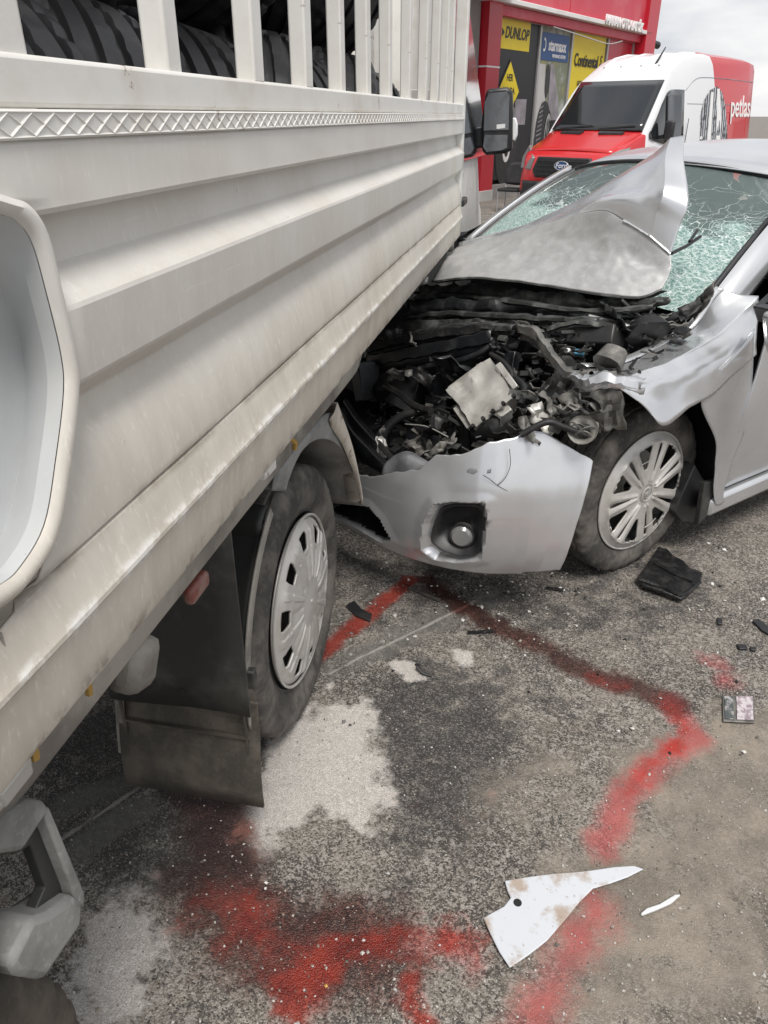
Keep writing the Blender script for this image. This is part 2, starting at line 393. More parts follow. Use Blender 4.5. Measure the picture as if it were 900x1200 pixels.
def ground_material():
    n = NT('worn_asphalt'); P = n.tc.outputs['Object']
    v = n.n('TexVoronoi'); v.inputs['Scale'].default_value = 300; n.l(P, v.inputs['Vector'])
    v2 = n.n('TexVoronoi'); v2.inputs['Scale'].default_value = 110; n.l(P, v2.inputs['Vector'])
    sep = n.n('SeparateColor'); n.l(v.outputs['Color'], sep.inputs[0]); r1 = sep.outputs[0]
    sep2 = n.n('SeparateColor'); n.l(v2.outputs['Color'], sep2.inputs[0]); r2 = sep2.outputs[1]
    big = n.noise(3.2, 5, .6); mid = n.noise(14, 5, .65); fine = n.noise(60, 4, .7); grit = n.noise(330, 3, .7)
    base = n.mix(n.ramp(big, .35, .65), (.078, .068, .058), (.232, .205, .175))
    base = n.mix(n.ramp(n.noise(9, 7, .68), .46, .62, 0, .75), base, (.062, .055, .050))
    base = n.mix(n.ramp(r1, .45, .98, 0, .75), base, (.40, .365, .325))           # pale stones
    base = n.mix(n.ramp(r1, .0, .42, .85, 0), base, (.03, .028, .026))             # dark stones
    base = n.mix(n.math('MULTIPLY', n.ramp(r2, .8, .9), .45), base, (.45, .42, .385))
    def msk(name, lo=.35, hi=.65, k=1.0, amp=.55, src=None):
        a = n.attr(name); f = n.math('ADD', a, n.math('MULTIPLY', n.math('SUBTRACT', src or n.noise(13, 9, .66), .5), amp * 2))
        f = n.math('MULTIPLY', f, n.ramp(a, .0, .12)); return n.ramp(f, lo, hi, 0, k)
    dark_ground = msk('dark_ground', .3, .8, .88, .9); base = n.mix(dark_ground, base, n.mix(n.ramp(r1, .6, 1.0), (.035, .032, .030), (.15, .14, .13)))
    tanm = msk('tan', .25, .85, .85, .8); base = n.mix(tanm, base, n.mix(n.ramp(n.noise(7, 5, .6), .35, .65), (.285, .245, .198), (.175, .15, .122)))
    smo = msk('smooth', .3, .7, .8, .4); base = n.mix(smo, base, n.mix(n.ramp(fine, .4, .65), (.14, .137, .125), (.095, .09, .083)))
    palm = msk('pale', .36, .68, .9, .9)
    base = n.mix(palm, base, n.mix(n.ramp(grit, .4, .62), n.mix(n.ramp(fine, .4, .6), (.70, .66, .62), (.56, .525, .485)), (.36, .335, .31)))
    def tint(b, c):
        x = n.n('Mix'); x.data_type = 'RGBA'; x.blend_type = 'MULTIPLY'; x.inputs['Factor'].default_value = 1; n.l(b, x.inputs['A']); x.inputs['B'].default_value = (*c, 1); return x.outputs['Result']
    ln = msk('line', .3, .6, .7, .4); base = n.mix(ln, base, (.38, .36, .33))
    pk = msk('pink', .25, 1.0, .8, .6); base = n.mix(pk, base, n.mix(.55, tint(base, (1.9, .50, .52)), (.36, .075, .08)))
    mar = msk('maroon', .20, .75, .94, .7); base = n.mix(mar, base, n.mix(n.ramp(n.noise(10, 6, .65), .38, .64, .25, .75), tint(base, (.50, .19, .15)), (.026, .007, .005)))
    rd = msk('red', .28, .85, .93, .65); base = n.mix(rd, base, n.mix(n.ramp(n.noise(11, 6, .65), .40, .62, .25, .9), tint(base, (1.25, .16, .10)), (.27, .026, .012)))
    n.set('Base Color', base)
    wet = n.math('MAXIMUM', n.math('MULTIPLY', mar, .85), n.math('MULTIPLY', rd, .6)); wet = n.math('MAXIMUM', wet, n.math('MULTIPLY', dark_ground, .3))
    rr = n.n('MapRange'); rr.inputs['To Min'].default_value = .9; rr.inputs['To Max'].default_value = .30; n.l(wet, rr.inputs['Value']); n.set('Roughness', rr.outputs[0])
    flat = n.math('MAXIMUM', n.math('MULTIPLY', tanm, .6), n.math('MULTIPLY', palm, .45)); flat = n.math('MAXIMUM', flat, n.math('MULTIPLY', smo, .7))
    hgt = n.math('ADD', n.math('MULTIPLY', n.math('SUBTRACT', 1., v.outputs['Distance']), n.math('SUBTRACT', 1., flat)), n.math('MULTIPLY', grit, .6))
    hgt = n.math('ADD', hgt, n.math('MULTIPLY', fine, 1.2)); n.bump(hgt, .75, .0035)
    return n.m
go = link('asphalt_ground', me, ground_material()); go['kind'] = 'structure'

# broken bits sown round the wreck
# loose grit and crumbs of glass
mb = MB(); cols = []
srcs = [(.36, .34, .31), (.5, .48, .45), (.12, .11, .1), (.26, .22, .18), (.5, .48, .46)]
def spot():
    while True:
        u, v = rnd() * 1000 - 50, 640 + rnd() * 580
        return ground(u, v)
for k in range(4200):
    p = spot(); r = (.0012 + .0026 * rnd() ** 3) * (1 if rnd() > .03 else 1.7)
    mb.rock((p.x, p.y, p.z + r * .3 + .001), r); cols += [srcs[int(rnd() * 4.15)]] * 8
for k in range(330):
    u, v = random.uniform(395, 930), 640 + abs(random.gauss(0, 75)); p = ground(u, v); r = random.uniform(.003, .008)
    mb.rock((p.x, p.y, p.z + r * .35), r, .45, .5); cols += [((.02, .02, .02), (.5, .5, .48), (.16, .155, .15), (.3, .28, .25))[int(rnd() * 4)]] * 8
gm = NT('loose_grit'); at_ = gm.n('Attribute'); at_.attribute_name = 'tint'; gm.l(at_.outputs['Color'], gm.b.inputs['Base Color']); gm.set('Roughness', .85)
o = link('loose_grit', mb.mesh('loose_grit', 0), gm.m); o['kind'] = 'stuff'; o['label'] = 'fine loose grit and crumbs strewn over the worn asphalt'; o['category'] = 'grit'
at_ = o.data.attributes.new('tint', 'FLOAT_COLOR', 'FACE'); at_.data.foreach_set('color', np.array([(*c, 1) for c in cols], np.float32).ravel()[:len(o.data.polygons) * 4])

# ------------------------------------------------------------------ wheels
def tyre_mb(R, w, Ri, n=96, blocks=3, gd=.008, lug=0):
    d = R - Ri; s = w
    half = [(.40 * s, Ri - .004), (.455 * s, Ri + .02), (.49 * s, Ri + .35 * d), (.50 * s, Ri + .55 * d), (.485 * s, R - .03), (.455 * s, R - .012), (.42 * s, R - .004)]
    tr = []
    g = [-.30, -.10, .10, .30]; y = -.39
    tr.append((-.39 * s, R - .001))
    for c in g:
        tr += [((c - .035) * s, R), ((c - .025) * s, R - gd), ((c + .025) * s, R - gd), ((c + .035) * s, R)]
    tr.append((.39 * s, R - .001))
    prof = [(-y_, r) for y_, r in half] + tr + [(y_, r) for y_, r in reversed(half)]
    K = len(prof)
    def mod(i, k, r):
        if lug and (i + (k % 3)) % blocks == 0 and 4 <= k <= K - 5: return r - .012
        if blocks and i % blocks == 0 and (k in (5, 6, 7, 8) or k in (K - 6, K - 7, K - 8, K - 9)): return r - .006
        if blocks and (i + 1) % blocks == 0 and k in (12, 15): return r - .004
        return r
    return MB().lathe(prof, n, mod)
def hubcap_mb(R, nwin, win, q0, q1, dish, slit=None, s0=0, s1=0, nr=34, ridge=None):
    """outward along +y; win(q) is the half angle of a window between radii q0 and q1, slit(q) that of a narrow slot (fractions of a pitch)"""
    qs = sorted(set(list(np.linspace(.02, 1, nr)) + [q0, q1] + ([s0, s1] if slit else [])))
    NA, NB, NW = 2, 8, 6; P = []; n = NA * 2 + NB * 2 + NW
    for q in qs:
        sl = max(.004, slit(q) if slit and s0 <= q <= s1 else .004); wn = max(.01, win(q) if q0 <= q <= q1 else .01); row = []
        ph = list(np.linspace(0, sl, NA + 1))[:-1] + list(np.linspace(sl, .5 - wn, NB + 1))[:-1] + list(np.linspace(.5 - wn, .5 + wn, NW + 1))[:-1] + list(np.linspace(.5 + wn, 1 - sl, NB + 1))[:-1] + list(np.linspace(1 - sl, 1, NA + 1))[:-1]
        for k in range(nwin):
            for f_ in ph:
                t = 2 * PI * (k + f_) / nwin; y = dish(q) + (ridge(q, f_) if ridge else 0)
                row.append((q * R * math.cos(t), y, q * R * math.sin(t)))
        P.append(row)
    def skip(i, j):
        q = (qs[i] + qs[i + 1]) / 2; m = j % n
        if q0 < q < q1 and NA + NB <= m < NA + NB + NW: return True
        return bool(slit) and s0 < q < s1 and (m < NA or m >= n - NA)
    mb = MB().grid(P, wrapv=True, skip=skip)
    mb.tube([(0, dish(0) - .012, 0), (0, dish(0) + .002, 0)], R * .03, 16)
    return mb
def make_wheel(parent, loc, rz, R, w, Ri, hub, hubmat, hubR, out=.006, steer=0):
    e = empty('wheel', loc, rz + steer, parent)
    part('tyre', tyre_mb(R, w, Ri, 120), M_rubber, e, smooth=38)
    yo = w * .5
    rim = MB().lathe([(-.35 * w, Ri + .002), (.40 * w, Ri + .003), (.41 * w, Ri - .008), (.2 * w, Ri - .03), (.12 * w, .06), (.14 * w, .01)], 40)
    part('rim', rim, M_dark, e, smooth=35)
    h = part('hubcap', hub, hubmat, e, smooth=28, solid=.006, off=-1)
    h.location = (0, yo + out - .012, 0)
    ring = MB()
    for k in range(48):
        pass
    rg = MB(); path = [(hubR * 1.0 * math.cos(2 * PI * k / 56), yo - .008, hubR * math.sin(2 * PI * k / 56)) for k in range(57)]
    rg.tube(path, .004, 6, cap=False); part('trim_ring', rg, hubmat, e, smooth=50)
    return e

# ------------------------------------------------------------------ the flatbed truck
TAZ = math.radians(11.638)
tD = Vector((math.sin(TAZ), math.cos(TAZ), 0)); tN = Vector((math.cos(TAZ), -math.sin(TAZ), 0))
TF = Frame(tD * 1.58 + tN * (-1.45), tD)
truck = empty('cage_truck', TF.o, TF.rz)
tag(truck, 'dirty white cage bodied truck loaded with tyres, its ribbed side panel filling the left', 'truck')
YP = -1.03                                            # outer plane of the right drop side
def al(a): return a - 1.58                            # metres along the truck from the camera's foot
# drop side: outline of the stamped ribs, (z, proud)
prof = [(1.4825, -.010), (1.4815, .012), (1.478, .014), (1.440, .014), (1.4335, .0145), (1.4305, .012), (1.4285, -.010), (1.4255, -.020), (1.404, -.018), (1.386, -.0155), (1.3815, -.014), (1.3535, .0195), (1.3505, .0205), (1.31, .0185), (1.2895, .0170), (1.2865, .0155), (1.262, -.012), (1.258, -.0135), (1.248, -.0125), (1.236, -.008), (1.222, .001), (1.20, .008), (1.175, .013), (1.152, .0155),
        (1.1455, .0158), (1.1425, .0095), (1.1395, .0095), (1.1365, .0158), (1.11, .022), (1.095, .0258), (1.0895, .0285), (1.086, .0287), (1.0815, .0255), (1.04, .0205), (1.010, .019), (1.004, .017), (1.0, .008), (1.0, -.03)]
rim_o = [(-40, 215), (0, 228), (26, 239), (48, 274), (65, 343), (82, 425), (84, 460), (74, 547), (56, 633), (26, 681), (0, 707), (-60, 745)]
rim_i = [(-40, 258), (-8, 264), (15, 272), (32, 293), (48, 343), (65, 408), (69, 460), (61, 529), (50, 603), (22, 655), (-2, 673), (-60, 705)]
Ro = [TF.at(u, v, y=YP - .02) for u, v in rim_o]; Ri_ = [TF.at(u, v, y=YP - .03) for u, v in rim_i]
So, Si = spline(Ro, 60), spline(Ri_, 60)
Si = [b.lerp(a, .38) for a, b in zip(So, Si)]
def bx(z):
    """where the ribs begin, behind the stamped end"""
    best = [p.x for p in So if abs(p.z - z) < .02]
    return (max(best) - .006) if best else al(.25)
A0, A1 = 0.25, 3.70
NX = 90
def side_mb(first):
    P = []
    for z_, d_ in prof:
        x0 = first(z_); row = []
        for k in range(NX):
            x = x0 + (al(A1) - x0) * k / (NX - 1)
            dn = .0022 * mnoise.noise(Vector((x * 1.7, z_ * 5, 3))) + .0012 * mnoise.noise(Vector((x * 6, z_ * 9, 1)))
            row.append((x, YP - d_ - dn, z_))
        P.append(row)
    return MB().grid(P)
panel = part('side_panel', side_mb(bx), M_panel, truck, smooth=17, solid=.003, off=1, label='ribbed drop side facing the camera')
# stamped end of the panel with a pale recess
rows = []
def off(P, dy): return [Vector((p.x, p.y + dy, p.z)) for p in P]
mid1 = [a.lerp(b, .12) + Vector((0, -.008, 0)) for a, b in zip(So, Si)]
mid2 = [a.lerp(b, .5) + Vector((0, -.011, 0)) for a, b in zip(So, Si)]
mid3 = [a.lerp(b, .9) + Vector((0, -.006, 0)) for a, b in zip(So, Si)]
part('stamped_rim', MB().grid([off(So, .014), So, mid1, mid2, mid3, Si]), M_panel, panel, smooth=60)
cz = sum(p.z for p in Si) / 60
def shrink(P, k, dy): return [Vector((al(.1) + (p.x - al(.1)) * k, p.y + dy, cz + (p.z - cz) * k)) for p in P]
Sj = spline([TF.at(u, v, y=YP + .03) for u, v in ((-40, 285), (-22, 305), (2, 338), (20, 382), (29, 440), (26, 515), (14, 588), (0, 632), (-22, 664), (-60, 688))], 60)
part('stamped_recess', MB().grid([off(Si, .001), [a.lerp(b, .10) + Vector((0, .012, 0)) for a, b in zip(Si, Sj)], [a.lerp(b, .9) for a, b in zip(Si, Sj)], Sj, shrink(Sj, .96, .006), shrink(Sj, .7, .010), shrink(Sj, .1, .010)]), M_white, panel, smooth=22)
def opposite(o):
    c = o.copy(); c.data = o.data.copy(); C.objects.link(c)
    c.data.transform(Matrix.Scale(-1, 4, (0, 1, 0))); c.data.flip_normals(); return c
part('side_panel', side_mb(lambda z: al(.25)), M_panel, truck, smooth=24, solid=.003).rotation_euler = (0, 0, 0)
q = C.objects['side_panel.001']; q.data.transform(Matrix.Scale(-1, 4, (0, 1, 0))); q.data.flip_normals()
part('panel_seam', MB().tube([TF.at(u, v, y=YP - .0215) for u, v in ((0, 742), (10, 775), (18, 820), (28, 868))], .0016, 5), M_beam, panel)
# strip with the stamped zigzag
tr = MB().box((al((.3 + A1) / 2), YP - .002, 1.4935), (A1 - .3, .034, .020))
s_ = part('trim_strip', tr, M_rail, truck, bevel=.003)
zz = MB(); k = 0; x = .44
while x < 3.66:
    zz.tube([(al(x), YP - .0188, 1.4855), (al(x + .030), YP - .0188, 1.5015)], .0016, 4, cap=False)
    zz.tube([(al(x), YP - .0185, 1.5015), (al(x + .030), YP - .0185, 1.4855)], .0016, 4, cap=False); x += .030
zz.tube([(al(.4), YP - .0185, 1.5025), (al(3.68), YP - .0185, 1.5025)], .0018, 4); zz.tube([(al(.4), YP - .0185, 1.4848), (al(3.68), YP - .0185, 1.4848)], .0018, 4)
part('stamped_zigzag', zz, M_rail, s_, smooth=60)
seam = MB().box((al(2.0), YP + .006, 1.4825), (3.4, .026, .0025)); part('rubber_seam', seam, M_black, truck)
# cage
def rail(z, h_, y, t=.045):
    m = MB(); P = []
    for a_, b_ in ((-1, -1), (1, -1), (1, 1), (-1, 1)):
        P.append([(al(.3) + i * (A1 - .3) / 40, y + a_ * t / 2 + .0015 * mnoise.noise(Vector((i * .5, z, a_))), z + b_ * h_ / 2) for i in range(41)])
    m.grid(P, wrapu=True); return m
part('cage_rail', rail(1.5235, .037, YP + .010), M_rail, truck, bevel=.004)
part('cage_rail', rail(2.25, .04, YP + .012), M_rail, truck, bevel=.004)
part('cage_rail', rail(1.5235, .037, -YP - .010), M_rail, truck); part('cage_rail', rail(2.25, .04, -YP - .012), M_rail, truck)
slat_me = None
sx_ = [.88 + .254 * k for k in range(11)] 
def slat_mesh():
    m = MB(); P = []
    for a_, b_ in ((-1, -1), (1, -1), (1, 1), (-1, 1)):
        P.append([(a_ * .0185 + .0012 * mnoise.noise(Vector((i, a_, 2))), b_ * .014, 1.542 + i * .688 / 10) for i in range(11)])
    m.grid(P, wrapu=True); return m.mesh('slat', 30)
sm = slat_mesh(); sm.materials.append(M_rail)
for s in (1, -1):
    for k, x in enumerate(sx_):
        o = bpy.data.objects.new('slat', sm); C.objects.link(o); o.parent = truck; o.location = (al(x), s * (YP + .012), 0)
        o.rotation_euler = (random.uniform(-.006, .006), random.uniform(-.004, .004), random.uniform(-.04, .04))
        b = o.modifiers.new('b', 'BEVEL'); b.width = .003; b.segments = 2
for s in (1, -1):
    part('corner_post', MB().box((al(.585), s * (YP + .012), 1.87), (.07, .04, .80)), M_rail, truck, bevel=.005)
    part('corner_post', MB().box((al(3.72), s * (YP + .010), 1.63), (.06, .05, 1.27)), M_rail, truck, bevel=.005)
part('headboard', MB().box((al(3.72), 0, 1.3), (.035, 1.98, .6)), M_panel, truck, bevel=.004)
for k in range(9):
    part('headboard_bar', MB().box((al(3.72), -.88 + .22 * k, 1.93), (.03, .035, .66)), M_rail, truck)
part('tailboard', MB().box((al(.22), 0, 1.24), (.03, 2.0, .48)), M_panel, truck, bevel=.004)
part('bed_floor', MB().box((al(1.98), 0, 1.022), (3.5, 2.0, .036)), M_beam, truck)
# sill beam under the panel
P = []
xs_ = [al(.15 + i * (2.02 - .15) / 50) for i in range(51)]
for y, z_ in ((-.955, 1.0), (-.985, .998), (-.998, .985), (-1.0, .945), (-.997, .91), (-.985, .893), (-.955, .890), (-.93, .893), (-.93, 1.0)):
    P.append([(x, y + .0015 * mnoise.noise(Vector((x * 3, z_ * 9, 0))), z_ + (max(0, (x - al(1.86))) * .55 if z_ < .96 else 0)) for x in xs_])
part('sill_beam', MB().grid(P, wrapu=True), M_beam, truck, smooth=50)
for s in (1, -1):
    part('chassis_rail', MB().box((al(2.6), s * .40, .70), (5.4, .08, .17)), M_dark, truck)
for x in (.5, 1.1, 2.1, 2.9, 3.5):
    part('cross_member', MB().box((al(x), 0, .90), (.07, 1.84, .13)), M_dark, truck)
part('axle', MB().tube([(0, -.8, .34), (0, -.12, .34), (0, 0, .34), (0, .12, .34), (0, .8, .34)], [.045, .055, .13, .055, .045], 14), M_dark, truck)
for s in (1, -1):
    sp = [(al(1.58 + t), s * .52, .42 + .16 * (abs(t) / .65) ** 2) for t in (-.65, -.4, -.2, 0, .2, .4, .65)]
    part('leaf_spring', MB().tube(sp, .03, 6), M_dark, truck)
# wheels of the truck
def thub():
    def dish(q): return .012 + .012 * (1 - q) if q < .25 else (.021 if q < .45 else (.021 - .010 * (q - .45) / .4 if q < .85 else .011 - .02 * (q - .85) / .15))
    def win(q): return interp(q, [.66, .69, .74, .84, .88, .91], [.14, .18, .20, .22, .20, .17])
    def ridge(q, ph): return -.004 * max(0, 1 - abs(ph - .5) / .22) * (1 if .30 < q < .64 else 0) + .003 * (abs(ph - .5) > .42) * (.3 < q < .9)
    return hubcap_mb(.226, 10, win, .68, .89, dish, None, ridge=ridge)
make_wheel(truck, (0, -.912 + .1075, .36), PI, .36, .215, .245, thub(), M_hub, .229)
make_wheel(truck, (0, .912 - .1075, .36), 0, .36, .215, .245, thub(), M_hub, .229)
sw_ = make_wheel(truck, (al(.165), -.80, .355), PI, .355, .22, .245, thub(), M_hub, .229)
[c_ for c_ in sw_.children if c_.name.startswith('tyre')][0].data = (lambda m_: (m_.materials.append(M_flap), m_)[1])(tyre_mb(.355, .22, .245, 132, 3, .010, 0).mesh('tyre', 30))
make_wheel(truck, (al(5.0), .80, .36), 0, .36, .215, .245, thub(), M_hub, .229)
make_wheel(truck, (al(5.0), -.80, .36), PI, .36, .215, .245, thub(), M_hub, .229)
# wheel arch
def polar(r, deg, y): return (r * math.cos(math.radians(deg)), y, .36 + r * math.sin(math.radians(deg)))
degs = [128 - i * (128 - 2) / 40 for i in range(41)]
def rout(d): return interp(d, [0, 20, 45, 60, 75, 90, 130], [.505, .55, .64, .66, .64, .62, .62])
#P = [[polar(.432 if d > 45 else interp(d, [0, 45], [.50, .432]), d, -.62) for d in degs], [polar(.436 if d > 45 else interp(d, [0, 45], [.502, .436]), d, -.945) for d in degs],
#     [polar(.452 if d > 45 else interp(d, [0, 45], [.503, .452]), d, -.962) for d in degs], [polar(min(rout(d), .53 / max(.2, math.sin(math.radians(d)))), d, -.966) for d in degs]]
inn = [(334, 575), (338, 560), (347, 538), (356, 524), (368, 515), (380, 513), (392, 518), (402, 528), (410, 544), (418, 566), (423, 592)]
oth = [(318, 575), (322, 556), (333, 536), (345, 521), (358, 507), (371, 494), (384, 484), (397, 490), (407, 510), (416, 540), (425, 591)]
I_ = spline([TF.at(u, v, y=-.958) for u, v in inn], 40); O_ = spline([TF.at(u, v, y=-.958) for u, v in oth], 40)
P = [[Vector((p.x, -.60, p.z)) for p in I_], [Vector((p.x, -.93, p.z)) for p in I_], I_, [a.lerp(b, .5) + Vector((0, -.004, 0)) for a, b in zip(I_, O_)], O_]
part('wheel_arch', MB().grid(P), M_gun, truck, smooth=40, solid=.005)
# the flared front lip of the arch
li = [(386, 492), (389, 502), (400, 519), (409, 540), (417, 562), (423, 591)]; lo2 = [(395, 472), (400, 486), (408, 508), (415, 532), (421, 560), (426, 590)]
A_ = spline([TF.at(u, v, y=-.966) for u, v in li], 24); B_ = spline([TF.at(u, v, y=-.975) for u, v in lo2], 24)
part('arch_lip', MB().grid([A_, [a.lerp(b, .5) + Vector((0, -.004, 0)) for a, b in zip(A_, B_)], B_, [p + Vector((.008, .05, 0)) for p in B_]]), M_panel, truck, smooth=40, solid=.003)
# splash guard behind the wheel
degs = [118 + i * (188 - 118) / 24 for i in range(25)]
P = [[polar(.405 + .03 * (d < 125), d, y) for d in degs] for y in (-.905, -.89, -.86, -.80, -.70, -.60)]
part('splash_guard', MB().grid(P), M_guard, truck, smooth=50, solid=.008)
P = [[polar(r_, d, -.905 - (.006 if r_ > .4 else 0)) for d in degs] for r_ in (.398, .405, .425, .430)]
part('guard_flange', MB().grid(P), M_beam, truck, smooth=50, solid=.005)
part('inner_liner', MB().grid([[polar(.55, d, y) for d in range(20, 170, 10)] for y in (-.60, -.3)]), M_black, truck, solid=.01)
gp = MB().grid([[(al(1.135) + .006 * math.sin(j), -.925 + j * .065, .36 + i * .09) for j in range(6)] for i in range(7)])
part('guard_plate', gp, M_guard, truck, smooth=60, solid=.006)
# mud flap
fx = al(1.165)
P = [[(fx + .01 * math.sin(i * .7) - i * .004, -.925 + j * .34 / 8 - .012 * (i / 8), .418 - i * .320 / 8) for j in range(9)] for i in range(9)]
fl = part('mud_flap', MB().grid(P), M_flap, truck, smooth=60, solid=.008)
em = MB()
for z0, z1, y0, y1 in ((.382, .389, -.925, -.59), (.282, .287, -.90, -.60), (.135, .139, -.90, -.60)):
    em.box((fx - .016 - (.37 - z0) * .05, (y0 + y1) / 2 - .012, (z0 + z1) / 2), (.006, y1 - y0, .005))
em.box((fx - .020, -.905, .255), (.006, .005, .25)); em.box((fx - .020, -.61, .255), (.006, .005, .25))
part('moulded_rib', em, M_flap, fl)
for y in (-.90, -.77):
    part('bolt', MB().tube([(fx - .03, y, .402), (fx - .008, y, .402)], .011, 6), M_dark, fl)
part('flap_bracket', MB().box((fx - .012, -.592, .25), (.006, .022, .17), Matrix.Rotation(.12, 3, 'X')), M_beam, truck, bevel=.002)
part('flap_hanger', MB().box((fx + .006, -.76, .435), (.02, .34, .05)), M_guard, truck, bevel=.004)
# side marker, reflector, clips, latch
p = TF.at(176, 788, y=-.985)
mk = part('side_marker', MB().box((0, 0, 0), (.075, .045, .072)), M_beam, truck, bevel=.016); mk.location = p + Vector((0, .02, .012)); mk.rotation_euler = (.12, .42, .1)
part('marker_stalk', MB().tube([p + Vector((-.015, .05, .02)), p + Vector((-.05, .11, .02)), p + Vector((-.06, .2, .05))], .022, 10), M_guard, truck)
p = TF.at(233, 687, y=-.98)
rf = part('reflector', MB().box((0, 0, 0), (.065, .018, .028)), M_redlens, truck, bevel=.007); rf.location = p + Vector((0, .004, -.002))
for u, v, sc_ in ((97, 808, 1), (31, 884, 1.2), (343, 521, 1.1)):
    p = TF.at(u, v, y=-1.012); m = MB()
    m.tube([p + Vector((-.008, .02, .012)), p + Vector((-.004, 0, .012)), p + Vector((.005, -.004, .002)), p + Vector((.008, 0, -.012))], .0048 * sc_, 6)
    part('amber_clip', m, M_amber, truck, smooth=50)
for u, v in ((313, 548), (420, 408), (498, 328), (528, 291), (10, 915)):
    p = TF.at(u, v, y=-1.018); m = MB().box(p, (.045, .02, .02)); m.tube([p + Vector((-.03, 0, -.004)), p + Vector((-.012, 0, -.004))], .009, 8)
    crumple(m, .003, 40, u); part('panel_latch', m, M_rail if u in (313,) else M_alu, truck, bevel=.003)
p = TF.at(430, 410, y=-1.0)
part('hinge_bolt', MB().tube([p + Vector((-.02, .0, -.004)), p + Vector((-.02, .03, -.004))], .012, 8), M_dark, truck)
# bent side bracket near the tail
bk = [(-60, 985), (-30, 974), (0, 963), (44, 938), (57, 944), (80, 1000), (98, 1045), (97, 1083), (78, 1112), (52, 1150), (22, 1145), (12, 1130), (20, 1105), (50, 1056), (53, 1040), (35, 986), (24, 997), (0, 1001), (-60, 1020)]
def plate(pix, y0, dep, m, nm, par, bev):
    return part(nm, MB().prism([TF.at(u, v, y=y0) for u, v in pix], (0, dep, 0)), m, par, bevel=bev)
br_ = plate([(-40, 990), (0, 970), (40, 942), (56, 946), (95, 1046), (93, 1080), (54, 1142), (24, 1140), (16, 1130), (38, 1076), (54, 1040), (36, 990), (24, 999), (-40, 1012)], -.985, .014, M_guard, 'bent_bracket', truck, .002)  # web darker than its flanges: shade of the turned-in face put into colour
plate([(-40, 984), (0, 963), (36, 938), (53, 939), (60, 948), (47, 968), (28, 998), (0, 1002), (-40, 1012)], -1.004, .05, M_gun, 'bracket_flange', br_, .006)
plate([(50, 948), (59, 947), (100, 1046), (99, 1064), (90, 1060), (85, 1040)], -1.0, .04, M_gun, 'bracket_flange', br_, .003)
plate([(40, 1076), (60, 1070), (88, 1050), (99, 1056), (97, 1085), (78, 1112), (53, 1150), (22, 1145), (13, 1131)], -1.004, .05, M_gun, 'bracket_flange', br_, .008)
part('bracket_arm', MB().box((al(.30), -.80, .80), (.10, .4, .12)), M_guard, truck, bevel=.01)
part('bracket_foot', MB().box((al(.33), -.93, .62), (.05, .06, .35)), M_black, truck, bevel=.006)
# cab
def ring(x, hw, z0, z1, r, top=None):
    """rounded section, narrowing upwards"""
    tw = top or hw; pts = []
    for y, z_ in ((0, z0), (hw * .9, z0), (hw, z0 + .1), (hw, (z0 + z1) * .45), (hw * .985, z0 + (z1 - z0) * .6), (tw, z1 - r), (tw - r * .3, z1 - r * .3), (tw - r, z1), (0, z1)):
        pts.append((x, y, z_))
    return pts + [(x, -y, z_) for x, y, z_ in reversed(pts[1:-1])]
cx0 = al(3.80)
secs = [ring(cx0, .98, .50, 2.05, .15, .86), ring(cx0 + .03, 1.0, .48, 2.1, .15, .88), ring(cx0 + .6, 1.01, .45, 2.14, .14, .88), ring(cx0 + .95, 1.01, .45, 2.12, .14, .86),
        ring(cx0 + 1.25, 1.01, .45, 1.75, .12, .84), ring(cx0 + 1.60, 1.0, .45, 1.33, .12, .92), ring(cx0 + 2.1, .97, .45, 1.18, .14, .88), ring(cx0 + 2.38, .90, .45, 1.0, .12, .8), ring(cx0 + 2.45, .84, .5, .9, .1, .75)]
cab = MB().grid(secs, wrapv=True); n0 = len(secs[0])
cab.f.append(tuple(range(n0))); cab.f.append(tuple(range((len(secs) - 1) * n0, len(secs) * n0)))
part('cab', cab, M_rail, truck, smooth=50)
for s in (-1, 1):
    gl = [(cx0 + .18, s * .985, 1.30), (cx0 + 1.45, s * 1.005, 1.28), (cx0 + 1.02, s * .90, 1.98), (cx0 + .20, s * .90, 1.98)]
    part('side_window', MB().prism(gl, (0, s * .03, 0)), M_glassdark, truck, bevel=.004)
    part('door_handle', MB().box((cx0 + .22, s * 1.022, 1.12), (.16, .03, .035)), M_black, truck, bevel=.008)
    part('door_seam', MB().box((cx0 + .10, s * 1.008, .95), (.012, .012, .85)), M_black, truck)
part('windscreen', MB().prism([(cx0 + 1.55, -.84, 1.42), (cx0 + 1.55, .84, 1.42), (cx0 + 1.02, .76, 2.0), (cx0 + 1.02, -.76, 2.0)], (.03, 0, .03)), M_glassdark, truck)
part('front_grille', MB().box((cx0 + 2.44, 0, .72), (.06, 1.2, .2)), M_black, truck, bevel=.02)
for s in (-1, 1): part('headlight', MB().box((cx0 + 2.34, s * .74, .92), (.14, .26, .16)), M_lamp, truck, bevel=.04)
part('cab_floor', MB().box((cx0 + 1.0, 0, .52), (1.8, 1.6, .06)), M_dark, truck)
